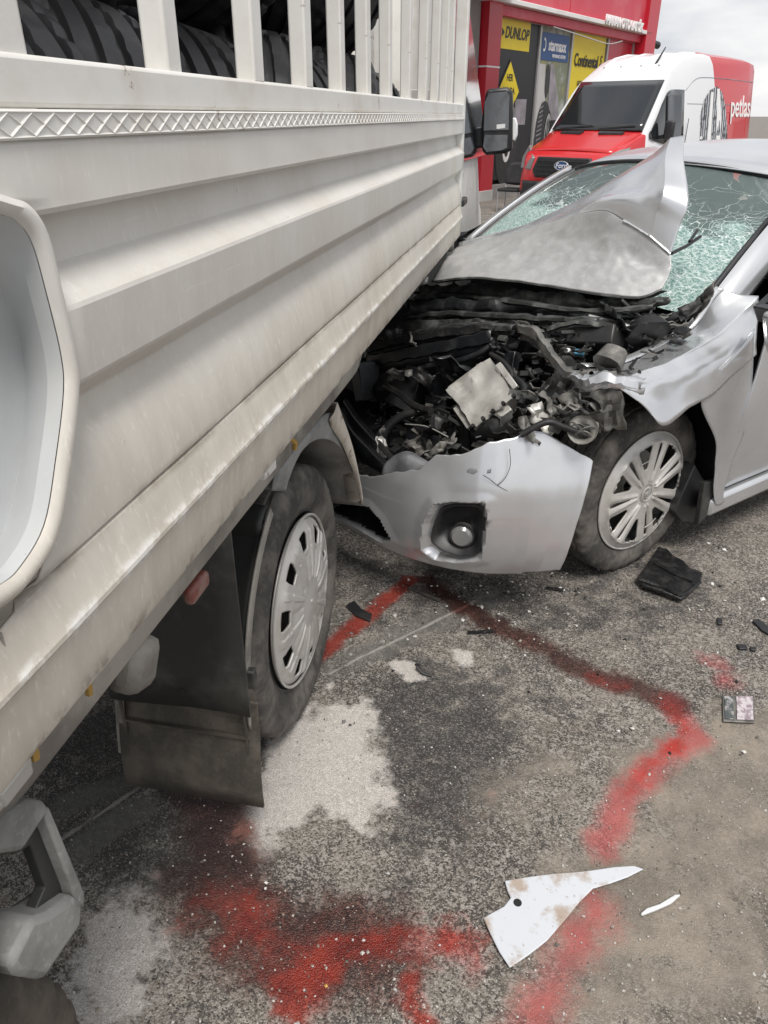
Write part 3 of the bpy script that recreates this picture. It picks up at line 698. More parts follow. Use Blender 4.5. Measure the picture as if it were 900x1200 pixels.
# right mirror
mx0 = al(4.75)
def mpx(u, v, dx=0): return TF.at(u, v, x=mx0 + dx)
out_ = [(569, 108), (573, 104), (594, 102), (600, 106), (601, 135), (600, 176), (592, 180), (570, 182), (565, 178), (564, 145)]
mir = part('mirror_housing', MB().prism([mpx(u, v) for u, v in out_], (.12, 0, 0)), M_black, truck, bevel=.015)
part('mirror_glass', MB().prism([mpx(u, v, -.004) for u, v in ((573, 109), (594, 107), (597, 112), (596, 152), (567, 153), (568, 120))], (.003, 0, 0)), M_mirror, mir)
part('mirror_glass', MB().prism([mpx(u, v, -.004) for u, v in ((568, 158), (595, 158), (594, 173), (588, 176), (570, 178), (566, 172))], (.003, 0, 0)), M_mirror, mir)
part('sticker', MB().prism([mpx(u, v, -.006) for u, v in ((582, 146), (592, 145), (592, 150), (582, 151))], (.001, 0, 0)), M_whiteprint, mir)
part('indicator', MB().prism([mpx(u, v, .03) for u, v in ((600, 138), (604, 138), (606, 145), (606, 158), (603, 166), (600, 164))], (.09, 0, 0)), M_lamp if False else M_whiteprint, mir, bevel=.006)
part('mirror_arm', MB().prism([mpx(u, v, .04) for u, v in ((548, 148), (568, 148), (568, 174), (550, 172))], (.06, 0, 0)), M_black, mir, bevel=.01)
part('mirror_sail', MB().prism([mpx(u, v, .03) for u, v in ((538, 100), (545, 103), (556, 145), (557, 176), (553, 190), (543, 182), (538, 165))], (.06, 0, 0)), M_black, truck, bevel=.006)

# ------------------------------------------------------------------ tyres loaded in the cage
ty_me = tyre_mb(.325, .21, .20, 120, 3, .013).mesh('truck_load_tyre', 36); ty_me.materials.append(M_rubber_new)
ty_me2 = tyre_mb(.31, .24, .205, 132, 3, .012).mesh('truck_load_tyre', 36); ty_me2.materials.append(M_rubber_new)
load = [  # along, y, z, tilt-x, tilt-y, yaw, label
 (.62, -.62, 1.32, 1.15, .2, .3, 'black tyre lying tilted nearest the camera, left of the first slat'),
 (.92, -.72, 1.37, .15, 0, 1.25, 'black tyre standing tread outward behind the first and second slats'),
 (1.22, -.70, 1.36, .25, 0, .95, 'wide black tyre leaning on the cage behind the second and third slats'),
 (1.62, -.74, 1.365, .2, 0, 1.0, 'black tyre standing askew behind the fourth slat'),
 (1.95, -.76, 1.36, .15, 0, .5, 'black tyre standing behind the fifth and sixth slats'),
 (2.32, -.74, 1.365, .2, 0, 1.1, 'black tyre standing behind the seventh slat'),
 (2.70, -.76, 1.36, .2, 0, .4, 'black tyre standing behind the eighth and ninth slats'),
 (3.15, -.74, 1.36, .2, 0, .8, 'black tyre standing at the cab end of the cage'),
 (.75, -.30, 1.72, .4, .1, .9, 'black tyre of the upper layer nearest the camera'),
 (1.15, -.50, 1.98, .5, 0, 1.3, 'black tyre of the upper layer resting above the second slat'),
 (1.50, -.62, 1.97, .3, 0, .6, 'black tyre of the upper layer above the third and fourth slats'),
 (1.95, -.60, 1.96, .3, 0, 1.2, 'black tyre of the upper layer above the fifth slat'),
 (2.45, -.62, 1.97, .3, 0, .5, 'black tyre of the upper layer above the seventh slat'),
 (2.95, -.62, 1.96, .3, 0, 1.0, 'black tyre of the upper layer toward the cab end'),
 (.80, .15, 1.37, .3, 0, .5, 'black tyre deep inside the cage, near its tail'),
 (1.30, -.25, 1.40, .3, 0, .9, 'black tyre deep inside the cage behind the wide tyre'),
 (1.85, -.20, 1.40, .2, 0, .2, 'black tyre deep inside the cage at mid length'),
 (2.5, -.2, 1.40, .2, 0, .7, 'black tyre deep inside the cage toward the cab'),
 (1.6, -.1, 1.98, .3, 0, .5, 'black tyre in the upper layer deep inside the cage'),
 (2.3, -.1, 1.98, .3, 0, .9, 'black tyre in the upper layer deep inside, toward the cab')]
for k, (a_, y, z_, tx, ty, yw, lab) in enumerate(load):
    o = bpy.data.objects.new('load_tyre', ty_me if k % 2 == 0 else ty_me2); C.objects.link(o)
    y = max(y, -.985 + .325 * abs(math.sin(yw)) * math.cos(tx * .5) + .125 * abs(math.cos(yw)) + .30 * abs(math.sin(tx)) * abs(math.cos(yw)))
    o.location = TF.world((al(a_), y, z_)); o.rotation_euler = (tx, ty, TF.rz + yw)
    tag(o, lab, 'tyre', 'tyres loaded in the truck cage')

# ------------------------------------------------------------------ the wrecked silver car
CAZ = math.radians(55.1)
cFw = Vector((-math.sin(CAZ), -math.cos(CAZ), 0)); cLf = Vector((math.cos(CAZ), -math.sin(CAZ), 0))
CO = Vector((.92, 2.385, 0)) - cLf * .76
CF = Frame(CO, cFw)
car = empty('silver_car', CF.o, CF.rz)
tag(car, 'wrecked silver saloon car with buckled bonnet driven under the side of the truck', 'car')
def cp(u, v, **k): return CF.at(u, v, **k)
# --- front bumper: plan curve (y -> x) and height-dependent bulge
PY = [-.86, -.83, -.74, -.62, -.38, 0, .38, .50, .62, .70, .736, .77, .80, .83, .85, .862]
PX = [.397, .504, .70, .80, .894, .93, .894, .86, .80, .74, .705, .655, .60, .52, .45, .395]
zt_u = [(400, 560), (425, 552), (445, 556), (470, 551), (500, 548), (515, 533), (545, 534), (580, 523), (620, 516), (640, 511), (655, 512), (670, 519), (690, 531), (703, 540)]
def planx(y): return interp(y, PY, PX)
def plan_hit(u, v, bul=0):
    y = .5
    for _ in range(25):
        q = cp(u, v, x=planx(y) + bul); y = .5 * y + .5 * max(-.8, min(.862, q.y))
    return q
ZT = sorted([(p.y, p.z) for p in (plan_hit(u, v, -.03) for u, v in zt_u)] + [(.8625, .572)])
ZT = [q_ for k_, q_ in enumerate(ZT) if q_[0] < .845 or q_[0] > .862]
zy, zz_ = [a for a, b in ZT], [b for a, b in ZT]
fog_px = [(507, 634), (510, 618), (518, 600), (531, 595), (562, 596), (564, 612), (558, 648), (540, 650), (520, 645)]
fog_o = [plan_hit(u, v) for u, v in fog_px]
rec_px = [(494, 644), (499, 612), (511, 590), (530, 587), (568, 588), (571, 612), (563, 656), (538, 660), (508, 657)]
rec_o = [plan_hit(u, v) for u, v in rec_px]
gr_px = [(375, 590), (400, 588), (434, 593), (446, 607), (458, 633), (444, 636), (420, 622), (397, 610), (375, 602)]
gr_o = [plan_hit(u, v) for u, v in gr_px]
def inpoly(y, z_, poly):
    r = False; n = len(poly)
    for i in range(n):
        a, b = poly[i], poly[(i + 1) % n]
        if (a.z > z_) != (b.z > z_) and y < (b.y - a.y) * (z_ - a.z) / (b.z - a.z) + a.y: r = not r
    return r
def pdist(y, z_, poly):
    d = 9; n = len(poly)
    for i in range(n):
        a, b = poly[i], poly[(i + 1) % n]; ey, ez = b.y - a.y, b.z - a.z; L2 = ey * ey + ez * ez + 1e-9
        t = max(0, min(1, ((y - a.y) * ey + (z_ - a.z) * ez) / L2)); d = min(d, math.hypot(y - a.y - t * ey, z_ - a.z - t * ez))
    return d
NS, NZ = 230, 90
BZ_ = np.linspace(.19, .75, 200); BV_ = np.convolve(np.pad(np.interp(BZ_, [.19, .215, .25, .31, .42, .50, .56, .64, .75], [-.030, -.020, -.006, .004, .008, .004, -.012, -.04, -.09]), 10, mode='edge'), np.ones(21) / 21, 'valid')
arc = [i / 2000 for i in range(2001)]
ys_ = np.linspace(-.45, .862, 3000); xs2 = np.interp(ys_, PY, PX); ss = np.concatenate([[0], np.cumsum(np.hypot(np.diff(ys_), np.diff(xs2)))])
ycols = np.interp(np.linspace(0, ss[-1], NS), ss, ys_)
ker = np.ones(15) / 15
xcols = np.convolve(np.pad(np.array([planx(y) for y in ycols]), 7, mode='edge'), ker, 'valid')
P = []; flags = {}
for i in range(NZ):
    row = []
    for j in range(NS):
        y = float(ycols[j]); x = float(xcols[j]); t = i / (NZ - 1)
        # the wheel-arch edge leans: lower part of the corner stops further forward
        ztop = interp(y, zy, zz_) + .006 * mnoise.noise(Vector((y * 40, 0, 5)))
        zb = .205 + .01 * (y > .8); z_ = zb + (ztop - zb) * t
        bul = float(np.interp(z_, BZ_, BV_))
        tang = interp(y, [0, .6, .8, .862], [0, .35, .9, 1]); nx, ny = math.sqrt(max(0, 1 - tang * tang)), tang
        din = 0
        if inpoly(y, z_, rec_o): din = -min(.024, pdist(y, z_, rec_o) * 1.3)
        elif inpoly(y, z_, gr_o): din = -min(.09, pdist(y, z_, gr_o) * 3)
        else:
            d = min(pdist(y, z_, rec_o), pdist(y, z_, gr_o)); din = .006 * max(0, 1 - d / .03)
        dent = .004 * mnoise.noise(Vector((y * 5, z_ * 6, 2))) * (1 if z_ > .42 else .4)
        pull = interp(z_, [.2, .30, .39, .48, .58], [.10, .093, .075, .045, 0]) * max(0, (y - .78) / .082) ** 1.3 if y > .78 else 0
        flags[(i, j)] = (y, z_)
        row.append((x + (bul + din + dent) * nx + pull * .9, y + (bul + din + dent) * ny, z_))
    P.append(row)
def sel(poly, shrink_=0):
    def f(i, j):
        y = (flags[(i, j)][0] + flags[(i + 1, j + 1)][0]) / 2; z_ = (flags[(i, j)][1] + flags[(i + 1, j + 1)][1]) / 2
        return inpoly(y, z_, poly) and pdist(y, z_, poly) > shrink_
    return f
fog_c = sum(fog_o, Vector()) / len(fog_o); fog_big = [fog_c + (p_ - fog_c) * 1.11 for p_ in fog_o]
infog, ingr = sel(fog_big, .0), sel(gr_o, .006)
bump_ = part('front_bumper', MB().grid(P, skip=lambda i, j: infog(i, j) or ingr(i, j)), M_bumper, car, smooth=50, solid=.004, off=-1)
fc = sum(fog_o, Vector()) / len(fog_o); ol = fog_o + [fog_o[0]]; ol = [p for k in range(len(fog_o)) for p in [ol[k].lerp(ol[k + 1], t) for t in (0, .25, .5, .75)]]; ol = [(ol[k - 1] + ol[k] * 2 + ol[(k + 1) % len(ol)]) / 4 for k in range(len(ol))]
fn = Vector((.78, .62, 0))
def fring(k, d): return [fc + (p - fc) * k + fn * d for p in ol]
part('fog_lamp_surround', MB().grid([fring(1.16, -.016), fring(1.12, -.004), fring(1.04, -.006), fring(.84, -.036), fring(.5, -.052), fring(.05, -.054)], wrapv=True), M_black, bump_, smooth=60)
part('lower_grille', MB().grid(P, skip=lambda i, j: not ingr(i, j)), M_dark2, bump_, smooth=60)
fp = plan_hit(541, 628, -.035); nrm = Vector((.78, .62, 0))
part('fog_lamp', MB().tube([fp - nrm * .03, fp + nrm * .006, fp + nrm * .014], [.036, .036, .028], 20), M_lamp, bump_, smooth=40)
part('fog_lamp_ring', MB().tube([fp + nrm * .000 + Vector((-.62 * .038 * math.cos(2 * PI * k / 28), .78 * .038 * math.cos(2 * PI * k / 28), .038 * math.sin(2 * PI * k / 28))) for k in range(29)], .005, 6, cap=False), M_black, bump_)
for crk in ([(583, 569), (592, 560), (598, 545), (597, 526)], [(583, 569), (596, 576), (612, 581)], [(583, 569), (574, 562), (566, 557)]):
    pts = spline([plan_hit(u, v, interp(v, [520, 545, 600], [-.022, -.004, .004])) for u, v in crk], 12)
    part('bumper_crack', MB().tube(pts, .0010, 5), M_dark, bump_)
lp = [[plan_hit(u, v, -.012) for u, v in ((446, 560), (470, 562), (500, 566), (540, 566), (575, 556))],
      [plan_hit(u, v, -.03) for u, v in ((450, 545), (473, 535), (505, 548), (540, 546), (577, 548))],
      [plan_hit(u, v, -.08) for u, v in ((455, 540), (476, 530), (508, 543), (542, 541), (578, 541))]]
part('bumper_ledge', crumple(MB().grid(patch(lp, 10, 30)), .006, 18, 2), M_ledgegrey, bump_, smooth=50, solid=.003)
# --- crumpled wing
fr = [[(688, 431, .66), (720, 430, .67), (755, 417, .68), (790, 398, .68), (815, 383, .69), (838, 350, .70), (848, 340, .71)],
      [(690, 437, .74), (722, 444, .76), (757, 434, .78), (795, 418, .79), (830, 398, .79), (862, 370, .79), (884, 350, .79)],
      [(697, 440, .79), (733, 458, .83), (762, 458, .86), (800, 448, .865), (838, 430, .86), (868, 408, .855), (886, 395, .85)],
      [(702, 442, .80), (752, 471, .86), (776, 498, .90), (812, 475, .885), (842, 457, .87), (868, 432, .865), (886, 415, .86)]]
W_ = [[cp(u, v, y=y) for u, v, y in r] for r in fr]
for k_ in range(7): W_[1][k_] = W_[1][k_] + Vector((0, .012, .006)); W_[2][k_] = W_[2][k_] + Vector((0, -.006 if k_ in (2, 3) else 0, 0))
wctrl = [W_[0], [a.lerp(b, .45) + Vector((0, .0, -.004)) for a, b in zip(W_[0], W_[1])], [a.lerp(b, .9) for a, b in zip(W_[0], W_[1])], W_[1], [a.lerp(b, .1) for a, b in zip(W_[1], W_[2])], [a.lerp(b, .5) for a, b in zip(W_[1], W_[2])], W_[2], W_[3]]
wing = part('front_wing', crumple(MB().grid(patch(wctrl, 60, 60)), .0065, 7, 3), M_paint, car, smooth=55, solid=.003, label='torn and folded front wing')
pts = spline([cp(u, v, y=y) + Vector((0, 0, .004)) for u, v, y in fr[0]], 40)
part('wing_flange', MB().grid([pts, [p + Vector((0, -.03, .004)) for p in pts], [p + Vector((0, -.04, -.02)) for p in pts]]), M_paint, wing, smooth=40, solid=.002)
# lower rear of the wing, behind the wheel
lw = [[(828, 446), (856, 418), (884, 385)], [(822, 476), (856, 470), (880, 460)], [(838, 515), (856, 512), (872, 505)], [(838, 545), (850, 543), (858, 540)], [(836, 575), (842, 578), (848, 576)], [(838, 590), (842, 592), (848, 588)]]
part('wing_rear_section', crumple(MB().grid(patch([[cp(u, v, y=.862 + .006 * (i_ > 0)) for u, v in r] for i_, r in enumerate(lw)], 40, 16)), .002, 6, 8), M_paint, wing, smooth=60, solid=.003)
# --- side of the body: doors and sill, rear quarter
def body_y(z_): return interp(z_, [.18, .25, .40, .62, .85, .95, 1.02], [.80, .84, .862, .878, .868, .85, .80])
def sidepanel(x0, x1, z0, z1, nx=14, nz=16):
    return [[(x0 + (x1 - x0) * j / nx, body_y(z0 + (z1 - z0) * i / nz) + .0012 * mnoise.noise(Vector((j * .4, i * .3, 9))), z0 + (z1 - z0) * i / nz) for j in range(nx + 1)] for i in range(nz + 1)]
for s in (1, -1):
    for (x0, x1, nm) in ((-.345, -1.40, 'front_door'), (-1.412, -2.18, 'rear_door')):
        P = sidepanel(x0, x1, .262, .95)
        if nm == 'front_door':
            for i in range(17):
                z_ = P[i][0][2]; xs0 = interp(z_, [.26, .30, .55, .95], [-.36, -.345, -.33, -.40])
                P[i] = [(xs0 + (x1 - xs0) * j / 14, P[i][j][1], z_) for j in range(15)]
        P = [[(x, s * y, z_) for x, y, z_ in r] for r in P]
        d = part(nm, MB().grid(P), M_paint, car, smooth=60, solid=.01, bevel=.003, off=-1 if s > 0 else 1)
        part('door_handle', MB().box((x1 + .16, s * .888, .80), (.17, .03, .028)), M_paint, d, bevel=.008)
    part('sill', MB().box((-1.15, s * .835, .215), (1.75, .06, .075)), M_paint, car, bevel=.015)
    qp = [[(x, s * body_y(z_) * (1 - .05 * max(0, (-x - 2.6)) ** 1.5), z_) for x in (-2.19, -2.3, -2.5, -2.7, -2.9, -3.1, -3.3, -3.5)] for z_ in (.62, .70, .8, .9, .96, 1.0)]
    part('rear_quarter', MB().grid(qp), M_paint, car, smooth=60, solid=.004)
    qp2 = [[(x, s * body_y(z_) * (1 - .05 * max(0, (-x - 2.6)) ** 1.5), z_) for x in (-2.93, -3.1, -3.3, -3.5)] for z_ in (.25, .4, .5, .62)]
    part('rear_quarter_lower', MB().grid(qp2), M_paint, car, smooth=60, solid=.004)
    part('headliner_side', MB().box((-1.9, s * .55, 1.30), (1.3, .03, .02)), M_black, car)
wl = [[(-3.48, y, z_) for y in (-.72, -.4, 0, .4, .72)] for z_ in (.25, .5, .8, 1.0)]
part('tail_panel', MB().grid(wl), M_paint, car, smooth=60, solid=.004)
part('boot_lid', MB().grid([[(x, y, 1.0 + .03 * (1 - (y / .7) ** 2) - .01 * (x + 2.9)) for y in (-.72, -.4, 0, .4, .72)] for x in (-2.75, -3.0, -3.3, -3.49)]), M_paint, car, smooth=60, solid=.004)
# --- cabin: windscreen, pillars, roof
bL, bR = Vector((-.31, .625, .895)), Vector((-.42, -.67, .975)); tL, tR = Vector((-.945, .55, 1.268)), Vector((-.93, -.555, 1.268))
def wsp(a, b):
    p = (bL.lerp(bR, a)).lerp(tL.lerp(tR, a), b); k = 4 * a * (1 - a)
    return p + Vector((.11 * k, 0, .045 * k * b + .01 * k + .02 * 4 * b * (1 - b)))
G = [[wsp(j / 24, i / 20) for j in range(25)] for i in range(21)]
for i in range(21):
    for j in range(25):
        a, b = j / 24, i / 20; q = max(0, 1 - math.hypot(a * 1.1 - .1, b * .8) / .7); G[i][j] = G[i][j] + mnoise.noise_vector(G[i][j] * 9) * .014 * q - Vector((.02, 0, .03)) * q * q
ws_mb = MB().grid(G); ws_me = ws_mb.mesh('windscreen', 60)
uvl = ws_me.uv_layers.new(name='uv'); co_ = [(j / 24, i / 20) for i in range(21) for j in range(25)]
for lp_ in ws_me.loops: uvl.data[lp_.index].uv = co_[lp_.vertex_index]
def ws_material():
    n = NT('shattered_windscreen'); U = n.tc.outputs['UV']
    n.b.inputs['Base Color'].default_value = (.2, .33, .31, 1)
    sepx = n.n('SeparateXYZ'); n.l(U, sepx.inputs[0]); uu, vv = sepx.outputs[0], sepx.outputs[1]
    nzv = n.n('TexNoise'); nzv.inputs['Scale'].default_value = 5; n.l(U, nzv.inputs['Vector'])
    # shattered zones: along the base and at the driver's corner
    d1 = n.math('SUBTRACT', .62, n.math('ADD', n.math('MULTIPLY', vv, .95), n.math('MULTIPLY', uu, .25)))
    d2 = n.math('SUBTRACT', n.math('ADD', .34, n.math('MULTIPLY', uu, .34)), vv)
    zone = n.math('MAXIMUM', d1, d2); zone = n.math('ADD', zone, n.math('MULTIPLY', n.math('SUBTRACT', nzv.outputs['Fac'], .5), .7))
    z1 = n.ramp(zone, -.05, .18)
    z2 = n.ramp(zone, -.30, .10)
    mpn = n.n('Mapping'); mpn.inputs['Scale'].default_value = (1.25, 1, 1)
    wn = n.n('TexNoise'); wn.inputs['Scale'].default_value = 7; wn.inputs['Detail'].default_value = 4; n.l(U, wn.inputs['Vector']); wv_ = n.n('VectorMath'); wv_.operation = 'MULTIPLY_ADD'; n.l(wn.outputs['Color'], wv_.inputs[0]); wv_.inputs[1].default_value = (.16, .16, 0); n.l(U, wv_.inputs[2]); n.l(wv_.outputs[0], mpn.inputs['Vector'])
    def crack(scale, wd, dist=.0):
        v = n.n('TexVoronoi'); v.feature = 'DISTANCE_TO_EDGE'; v.inputs['Scale'].default_value = scale; n.l(mpn.outputs[0], v.inputs['Vector'])
        return n.ramp(v.outputs['Distance'], 0, wd, 1, 0)
    c1 = n.math('MULTIPLY', crack(110, .16), z1); c2 = n.math('MULTIPLY', crack(24, .05), n.ramp(zone, -.22, .08)); c3 = n.math('MULTIPLY', crack(8, .012), n.ramp(zone, -.55, -.15))
    fine_n = n.noise(90, 3, .7, U)
    cracks = n.math('MAXIMUM', n.math('MAXIMUM', n.math('MULTIPLY', c1, n.ramp(fine_n, .35, .6)), c2), n.math('MULTIPLY', c3, .8))
    col = n.mix(cracks, n.mix(z1, (.24, .31, .30), n.mix(n.ramp(fine_n, .35, .65), (.14, .30, .275), (.37, .56, .515))), (.78, .87, .85))
    n.set('Base Color', col); n.set('Roughness', n.ramp(z1, 0, 1, .06, .45))
    a = n.math('MAXIMUM', n.math('MULTIPLY', z1, .74), n.math('MULTIPLY', cracks, .92)); n.set('Alpha', n.math('MAXIMUM', a, .42))
    return n.m
ws = link('windscreen', ws_me, ws_material(), car); ws['label'] = 'windscreen shattered to green crumbs at its lower edge'
edge = [wsp(0, t / 20) + Vector((.006, .014, .006)) for t in range(-1, 21)]
part('windscreen_seal', MB().tube(edge, .011, 6), M_black, car, smooth=60)
part('windscreen_seal', MB().tube([wsp(1, t / 20) for t in range(21)], .011, 6), M_black, car, smooth=60)
part('windscreen_seal', MB().tube([wsp(t / 20, 1) + Vector((0, 0, .004)) for t in range(21)], .010, 6), M_black, car, smooth=60)
for s in (1, -1):
    base, top = (bL, tL) if s > 0 else (bR, tR)
    rows = []
    for t in np.linspace(-.06, 1.0, 16):
        p = base.lerp(top, t) + Vector((0, s * .02, .008 + .02 * 4 * t * (1 - t)))
        wdt = .075
        rows.append([p + Vector((.005, 0, -.02)), p + Vector((.0, s * .012, .006)), p + Vector((-.015, s * wdt * .6, .004)), p + Vector((-.05, s * (wdt + .01), -.03)), p + Vector((-.07, s * wdt, -.06))])
    part('windscreen_pillar', MB().grid(rows), M_paint, car, smooth=60, solid=.004)
    # side window glass and frame
    sw = [(-.46, .80, .985), (-1.05, .665, 1.245), (-1.3, .65, 1.275), (-2.1, .64, 1.275), (-2.72, .70, 1.08), (-2.65, .80, .985)]
    part('side_window', MB().prism([(x, s * (y + .005), z_) for x, y, z_ in sw], (0, -s * .006, 0)), M_glassdark, car)
    part('window_sill_trim', MB().tube([(x, s * (.835), .975) for x in (-.40, -1.0, -1.6, -2.2, -2.66)], .012, 6), M_black, car)
    part('centre_pillar', MB().bar((-1.40, s * .82, .97), (-1.45, s * .665, 1.27), .07, .02, (1, 0, 0)), M_black, car)
    part('door_corner_trim', MB().prism([(-.34, s * .84, .94), (-.62, s * .815, .985), (-.75, s * .79, 1.075)], (0, -s * .02, 0)), M_black, car)
RG = []
for i in range(15):
    t = i / 14; x = -.93 - t * 1.72; row = []
    hw = interp(t, [0, .1, .6, 1], [.57, .585, .59, .57]); zc = interp(t, [0, .08, .18, .45, .8, 1], [1.325, 1.352, 1.378, 1.402, 1.37, 1.32])
    for j in range(21):
        a = -1 + 2 * j / 20; row.append((x + .11 * (1 - a * a) * (1 - t), a * hw, zc - .045 * abs(a) ** 2.2 - .035 * max(0, abs(a) - .85) / .15))
    RG.append(row)
part('roof', MB().grid(RG), M_paint, car, smooth=60, solid=.004)
part('rear_window', MB().grid([[(-2.64 - .45 * t, a * (.55 + .08 * t), 1.31 - .29 * t - .03 * a * a) for a in np.linspace(-1, 1, 9)] for t in np.linspace(0, 1, 7)]), M_glassdark, car, smooth=60)
for s in (1, -1):
    part('rear_pillar', MB().grid([[(-2.5 - .5 * t, s * (.57 + .1 * t + d), 1.30 - .29 * t - 1.4 * d) for t in np.linspace(0, 1, 6)] for d in (0, .05, .1)]), M_paint, car, smooth=60, solid=.004)
# interior
part('dashboard', crumple(MB().grid(patch([[(-.55, y, .80) for y in (-.6, 0, .6)], [(-.52, y, .93) for y in (-.6, 0, .6)], [(-.75, y, .95) for y in (-.6, 0, .6)], [(-.95, y, .86) for y in (-.6, 0, .6)], [(-.95, y, .6) for y in (-.6, 0, .6)]], 20, 20)), .006, 6), M_black, car, smooth=50)
part('cabin_floor', MB().box((-1.6, 0, .33), (2.4, 1.5, .04)), M_black, car)
part('firewall', MB().box((-.46, 0, .60), (.03, 1.45, .62)), M_dark2, car)
for s in (1, -1):
    st = empty('front_seat', (0, 0, 0), 0, car)
    part('seat_cushion', MB().box((-1.35, s * .36, .52), (.5, .48, .16)), M_seat, st, bevel=.04)
    part('seat_back', MB().box((-1.66, s * .36, .84), (.14, .48, .58), Matrix.Rotation(-.2, 3, 'Y')), M_seat, st, bevel=.05)
    part('head_rest', MB().box((-1.74, s * .36, 1.17), (.09, .26, .16)), M_seat, st, bevel=.04)
part('rear_bench', MB().box((-2.45, 0, .75), (.2, 1.25, .6)), M_seat, car, bevel=.05)
sw_c = Vector((-1.02, .36, .90))
part('steering_wheel', MB().tube([sw_c + Vector((.06 * math.sin(t), .18 * math.cos(t), .17 * math.sin(t))) for t in np.linspace(0, 2 * PI, 30)], .014, 8, cap=False), M_black, car, smooth=60)
# rest of the underbody so nothing is hollow
part('floor_pan', MB().box((-1.6, 0, .20), (3.6, 1.4, .05)), M_dark2, car)
part('liner', MB().grid([[(.40 * math.cos(math.radians(d)), y, .32 + .40 * math.sin(math.radians(d))) for d in range(74, 200, 6)] for y in (.50, .70, .835)]), M_black, car, smooth=50, solid=.005)
part('liner', MB().grid([[(.40 * math.cos(math.radians(d)), y, .32 + .40 * math.sin(math.radians(d))) for d in range(-10, 185, 8)] for y in (-.50, -.84)]), M_black, car, smooth=50, solid=.005)
mfp = [cp(u, v, y=.855) for u, v in ((826, 566), (840, 563), (838, 592), (828, 605), (818, 616))]
part('mud_flap', MB().prism(mfp, (0, -.02, 0)), M_guard, car, bevel=.003)
part('mud_flap', MB().prism([cp(u, v, y=.80) for u, v in ((815, 545), (830, 570), (822, 612), (800, 612), (790, 600))], (-.02, -.14, 0)), M_black, car, bevel=.004)
# --- wheels
def chub():
    def dish(q): return .010 if q < .16 else (.016 - .006 * q if q < .88 else .0107 - .018 * (q - .88) / .12)
    def win(q): return interp(q, [.44, .50, .6, .80, .85], [.07, .12, .16, .215, .19])
    def slit(q): return interp(q, [.36, .45, .75, .85], [.012, .03, .05, .035])
    def ridge(q, ph):
        a = abs(ph - .5); return (.007 * math.exp(-((a - .35) / .09) ** 2)) * (1 if .22 < q < .9 else 0)
    return hubcap_mb(.222, 7, win, .45, .85, dish, slit, .37, .84, 34, ridge)
fw = make_wheel(car, (0, .76 - .1025, .3175), 0, .3175, .205, .215, chub(), M_hub, .222, out=.008)
part('hub_badge', MB().tube([(.017 * math.cos(t), .121, .012 * math.sin(t)) for t in np.linspace(0, 2 * PI, 22)], .0016, 5, cap=False).tube([(.006 * math.cos(t), .121, .012 * math.sin(t)) for t in np.linspace(0, 2 * PI, 18)], .0014, 5, cap=False).tube([(.012 * math.cos(t), .121, .006 + .004 * math.sin(t)) for t in np.linspace(0, 2 * PI, 18)], .0014, 5, cap=False), M_frame, fw)
part('hub_rim', MB().tube([(.026 * math.cos(t), .117, .026 * math.sin(t)) for t in np.linspace(0, 2 * PI, 30)], .0025, 6, cap=False), M_hub, fw)
for ang in (1.33, 4.35):
    c_ = Vector((.14 * math.cos(ang), .118, .14 * math.sin(ang))); tv = Vector((-math.sin(ang), 0, math.cos(ang)))
    part('cable_tie', MB().tube([c_ - tv * .03, c_ + Vector((0, .004, 0)), c_ + tv * .03], .0016, 5), M_alu, fw)
part('brake_drum', MB().lathe([(.0, .02), (.01, .14), (-.03, .15), (-.03, .02)], 24), M_alu, fw).location = (0, .03, 0)
for loc, rz in (((0, -.6575, .3175), PI), ((-2.6, .6575, .3175), 0), ((-2.6, -.6575, .3175), PI)):
    c = copy_tree(fw, car); c.location = loc; c.rotation_euler = (0, .4, rz)
# --- side mirror on the door
mp_ = [(889, 366, 1), (897, 362, 1), (915, 366, 1), (918, 400, 1), (900, 424, 1), (893, 405, 1)]
mm = part('door_mirror', MB().prism([cp(u, v, y=.99) for u, v, _ in mp_], (.0, .14, 0)), M_paint, car, bevel=.02)
part('mirror_base', MB().prism([cp(u, v, y=.90) for u, v in ((880, 358), (895, 355), (896, 378), (886, 376))], (0, .10, 0)), M_black, mm, bevel=.008)
# --- bonnet: dusty front flap below the fold, brighter rear part reared up
hx = lambda u, v, x: cp(u, v, x=x)
r0 = [hx(506, 328, .16), hx(580, 326, .12), hx(650, 335, .06), hx(720, 345, -.02), hx(772, 345, -.08)]
r1 = [hx(520, 306, .06), hx(590, 300, .02), hx(655, 302, -.04), hx(728, 310, -.09), hx(783, 322, -.13)]
r2 = [hx(534, 292, -.10), hx(600, 276, -.14), hx(655, 260, -.15), hx(704, 247, -.13), hx(786, 298, -.17)]
r3 = [hx(540, 288, -.22), hx(610, 262, -.27), hx(672, 238, -.28), hx(738, 214, -.25), hx(808, 240, -.24)]
r4 = [hx(544, 284, -.40), hx(618, 250, -.43), hx(690, 215, -.43), hx(748, 188, -.42), hx(801, 160, -.40)]
r2b = [r2[0].lerp(r2[4], 0), r2[1], r2[2], r2[3], r2[4]]
